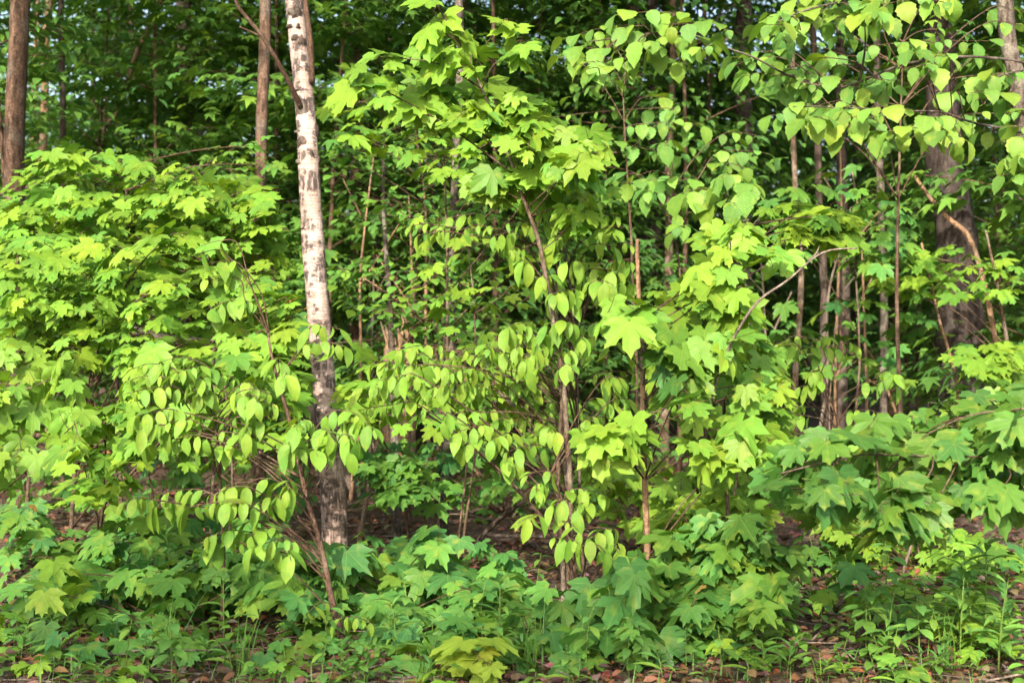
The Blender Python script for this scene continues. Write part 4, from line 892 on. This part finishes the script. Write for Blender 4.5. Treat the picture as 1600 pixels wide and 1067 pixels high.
for i in range(22):
    px = 525+rt.random()*270 if i < 15 else rt.uniform(1080, 1560); d = rt.uniform(9.2, 12.5); gy = 533.5+CAM_H/d*F; ln = rt.uniform(-90, 90); top = rt.uniform(180, 560)
    w_ = rt.uniform(3, 6.5)
    o = stick('bare_sapling', ('bare tan dead stem in the tangle behind the round-leaved shrub' if i < 15 else 'bare thin dead stem standing in the shade by the deep hollow'), 'sapling',
          [(px, gy, d), (px+ln*rt.uniform(-.2, .6), lerp(gy, top, .35), d+rt.uniform(-.2, .2)), (px+ln*.45, lerp(gy, top, .62), d), (px+ln*.7, lerp(gy, top, .8), d), (px+ln*rt.uniform(.5, 1.8), top, d+rt.uniform(-.3, .3))], w_, 2, 'dead' if rt.random() < .6 else 'greydead',
          [([(px+ln*.45, lerp(gy, top, .62), d), (px+ln*.45+rt.choice((-1, 1))*rt.uniform(25, 70), lerp(gy, top, .8), d+rt.uniform(-.2, .2))], w_*.5, 1.2),
           ([(px+ln*.7, lerp(gy, top, .8), d), (px+ln*.7+rt.choice((-1, 1))*rt.uniform(20, 60), lerp(gy, top, .93), d+rt.uniform(-.2, .2))], w_*.4, 1.2)])
    o['group'] = 'bare stems behind the round-leaved shrub' if i < 15 else 'bare stems by the deep hollow'
def stump():
    c = P(622, 778, 10); c.z = gz(c.x, c.y); r = random.Random(3)
    root = empty('broken_stump', c, 'splintered orange broken stump behind the shrub twigs', 'stump')
    mb = MB(); H = 1.05
    mb.tube([c+Vector((0, 0, z)) for z in (-.05, .15, .5, .8, H)], [.17, .125, .115, .11, .10], 14, .25); mb.build('trunk', M['dead'], root, c)
    for i in range(9):
        a = i*.7; p = c+Vector((math.cos(a)*.085, math.sin(a)*.085, H-.06)); b = MB()
        b.tube([p, p+Vector((r.uniform(-.02, .02), 0, .1)), p+Vector((r.uniform(-.05, .05), r.uniform(-.03, .03), r.uniform(.14, .32)))], [.022, .016, .003], 4); b.build('splinter', M['dead'], root, c)
stump()

# ---------------------------------------------------------------- herbs and grass of the verge
def herb_proto(seed, kind, n, h, size, pal, stems=1):
    r = random.Random(seed)
    root = empty('herb', (0, 0, 0), 'x', 'herb'); kids = []
    for s in range(stems):
        b = MB(); lean = Vector((r.uniform(-.2, .2), r.uniform(-.2, .2), 0))*h
        off = Vector((r.uniform(-.03, .03), r.uniform(-.03, .03), 0))*(stems > 1)
        hh = h*r.uniform(.8, 1.1)
        path = [off+lean*t*t+Vector((0, 0, hh*t-.01)) for t in (0, .25, .5, .75, 1)]
        b.tube(path, [.0028, .0026, .0022, .0018, .001], 4); st = b.build('stem', M['plain'], root); st.color = (.13, .22, .05, 1); kids.append(st); KIDS[st.name] = []
        for i in range(n):
            t = lerp(.25 if kind == 'lance' else .45, 1, (i+.5)/n); a = i*2.4+r.uniform(-.4, .4)
            p = off+lean*t*t+Vector((0, 0, hh*t-.01))
            o = put_leaf(kind, p, Vector((math.cos(a), math.sin(a), .25 if kind == 'lance' else 0)), size*(1-.35*t)*r.uniform(.8, 1.15), root, Vector(), tint(pal, r), r); kids.append(o); KIDS[o.name] = []
    KIDS[root.name] = kids
    return root
HP = [herb_proto(1, 'lance', 13, .17, .13, 'herb'), herb_proto(2, 'lance', 10, .11, .12, 'herb'), herb_proto(3, 'lance', 15, .26, .14, 'herb'),
      herb_proto(4, 'oval', 6, .12, .085, 'shrub'), herb_proto(5, 'oval', 8, .2, .095, 'herb'), herb_proto(6, 'maple', 4, .14, .10, 'maple'), herb_proto(7, 'maple', 5, .2, .12, 'deep')]
HN = ['narrow_leaf_herb']*3+['broad_leaf_herb']*2+['maple_seedling']*2
HL = ['narrow-leaved herb with a short stem', 'small narrow-leaved herb', 'tall narrow-leaved herb', 'low oval-leaved herb', 'taller oval-leaved herb', 'light green maple seedling', 'dark green maple seedling']
HG = [h+'s' for h in HL]
GNEAR = [(25, 9.1, 'by the stout brown trunk'), (250, 5.3, 'under the low shaded maple'), (545, 4.9, 'at the foot of the dark leaning stem'), (523, 7.2, 'at the birch foot'), (610, 5.3, 'under the spreading low maple'),
         (745, 4.55, 'by the tiny yellow maple'), (895, 5.6, 'at the twin brown stems'), (1015, 4.95, 'under the dark drooping maple'), (1130, 5.2, 'beside the bushy maple mound'), (1305, 6.9, 'near the thin grey log'), (1440, 6.8, 'by the yellow-green maple thicket'),
         (1500, 4.8, 'below the big-leaved maple branch'), (1320, 4.7, 'in the litter between the mound and the thicket'), (100, 4.7, 'in the verge before the low shaded maple'), (698, 7.8, 'by the slender grey trunk'), (966, 9.0, 'by the short pinkish trunk'),
         (1243, 10.3, 'by the pale tan trunk'), (1384, 11.5, 'near the huge dark trunk'), (190, 8.2, 'under the wide sunlit maple'), (404, 8.4, 'by the slim brown trunk'), (420, 4.6, 'in the verge grass before the dark leaning stem')]
def hnear(x, d, o):
    return min(GNEAR, key=lambda q: math.hypot((q[0]-800)/F*q[1]-x, q[1]-d))[2]
hused = set(); hpn = [p.name for p in HP]
HK = {i: list(KIDS[n]) for i, n in enumerate(hpn)}
def herb(k, px, py, s, r):
    d = CAM_H*F/(py-533.5); x = (px-800)/F*d
    if k in hused:
        o = HP[k].copy(); C.objects.link(o)
        for ch in HK[k]:
            c = ch.copy(); C.objects.link(c); c.parent = o
            cc = ch.color; j = r.uniform(.85, 1.15); c.color = (cc[0]*j, cc[1]*j, cc[2]*j, 1)
    else: o = HP[k]
    hused.add(k); o.name = HN[k]
    o.location = (x, d, gz(x, d)); o.rotation_euler.z = r.uniform(0, 6.28); o.scale = (s, s, s)
    nb = hnear(x, d, o); o['label'] = HL[k]+' '+nb; o['group'] = HG[k]+' '+nb; o['category'] = 'seedling' if 'seedling' in HN[k] else 'herb'
r = random.Random(55)
for i in range(44):
    px = -20+1640*((i*.618+.11) % 1); herb(r.choice((0, 1, 1, 0, 1)), px, r.uniform(1000, 1090), r.uniform(.55, 1.05), r)
for px, py, s in ((1520, 1040, 1.4), (1540, 1030, 1.5), (1500, 1050, 1.3), (1385, 1050, 1.1), (270, 990, .9), (350, 1010, 1), (620, 1050, 1), (265, 930, 1.1), (780, 1040, 1.2), (1560, 1060, 1.3)): herb(2, px, py, s, r)
for i in range(90):
    px = -20+1640*((i*.618+.4) % 1); herb(r.choice((3, 4, 3)), px, 860+215*r.random()**.8, r.uniform(.7, 1.3), r)
for i in range(26): herb(r.choice((3, 4, 3)), r.uniform(1230, 1600), r.uniform(930, 1060), r.uniform(.9, 1.4), r)
for i in range(70):
    px = -20+1640*((i*.618+.7) % 1); herb(r.choice((5, 6)), px, 730+330*r.random()**1.2, r.uniform(.8, 1.4), r)

for i in range(40):
    px = -20+1640*((i*.618+.25) % 1); herb(r.choice((3, 1, 4, 3, 5)), px, r.uniform(1040, 1095), r.uniform(.7, 1.1), r)

def grass():
    r = random.Random(9); v = []; f = []; col = []
    def blade(x, y, h, wd, c):
        a = r.uniform(0, 6.283); bend = r.uniform(.1, .7)*h; z = gz(x, y); b = len(v); sx, sy = math.cos(a+1.57)*wd, math.sin(a+1.57)*wd
        for i, t in enumerate((0, .4, .75, 1)):
            k = (1-t**1.6); px, py, pz = x+math.cos(a)*bend*t*t, y+math.sin(a)*bend*t*t, z-.01+h*t*(1-.2*t*bend/h)
            v.extend(((px-sx*k, py-sy*k, pz), (px+sx*k, py+sy*k, pz))); col.extend(c*2)
        for i in range(3): f.append((b+2*i, b+2*i+1, b+2*i+3, b+2*i+2))
    for i in range(2200):
        y = 3.9+r.random()**2.2*2.0; x = r.uniform(-1, 1)*.38*y
        if noise.noise(Vector((x*1.3, y*1.3, 0)))+.45*(5.0-y) < .0: continue
        c = [k for k in tint('herb', r, .25)]; blade(x, y, r.uniform(.03, .13), r.uniform(.0012, .003), c)
    me = bpy.data.meshes.new('grass'); me.from_pydata(v, [], f); me.materials.append(M['mass'])
    a = me.color_attributes.new('Col', 'FLOAT_COLOR', 'POINT'); a.data.foreach_set('color', col)
    o = bpy.data.objects.new('grass', me); C.objects.link(o); tag(o, 'fine green grass along the edge of the verge', 'grass', kind='stuff')
    labs = ['tall bluish grass tuft below the low shaded maple', 'tall grass tuft before the leaning dark stem', 'tall grass tuft beside the tiny yellow maple seedling', 'tall grass tuft beside the dark drooping maple leaves', 'tall thin grass tuft by the lit seedling thicket']
    for (px, py), lab in zip(((262, 1040), (375, 1055), (670, 1068), (830, 1050), (1480, 1058)), labs):
        v.clear(); f.clear(); col.clear(); d = CAM_H*F/(py-533.5); X = (px-800)/F*d
        for _ in range(16): blade(X+r.gauss(0, .02), d+r.gauss(0, .02), r.uniform(.12, .3), .0035, [k for k in tint('cool', r, .2)])
        m2 = bpy.data.meshes.new('grass_tuft'); m2.from_pydata([(q[0]-X, q[1]-d, q[2]-gz(X, d)) for q in v], [], f); m2.materials.append(M['mass'])
        a = m2.color_attributes.new('Col', 'FLOAT_COLOR', 'POINT'); a.data.foreach_set('color', col)
        o = bpy.data.objects.new('grass_tuft', m2); C.objects.link(o); o.location = (X, d, gz(X, d)); tag(o, lab, 'grass')
grass()
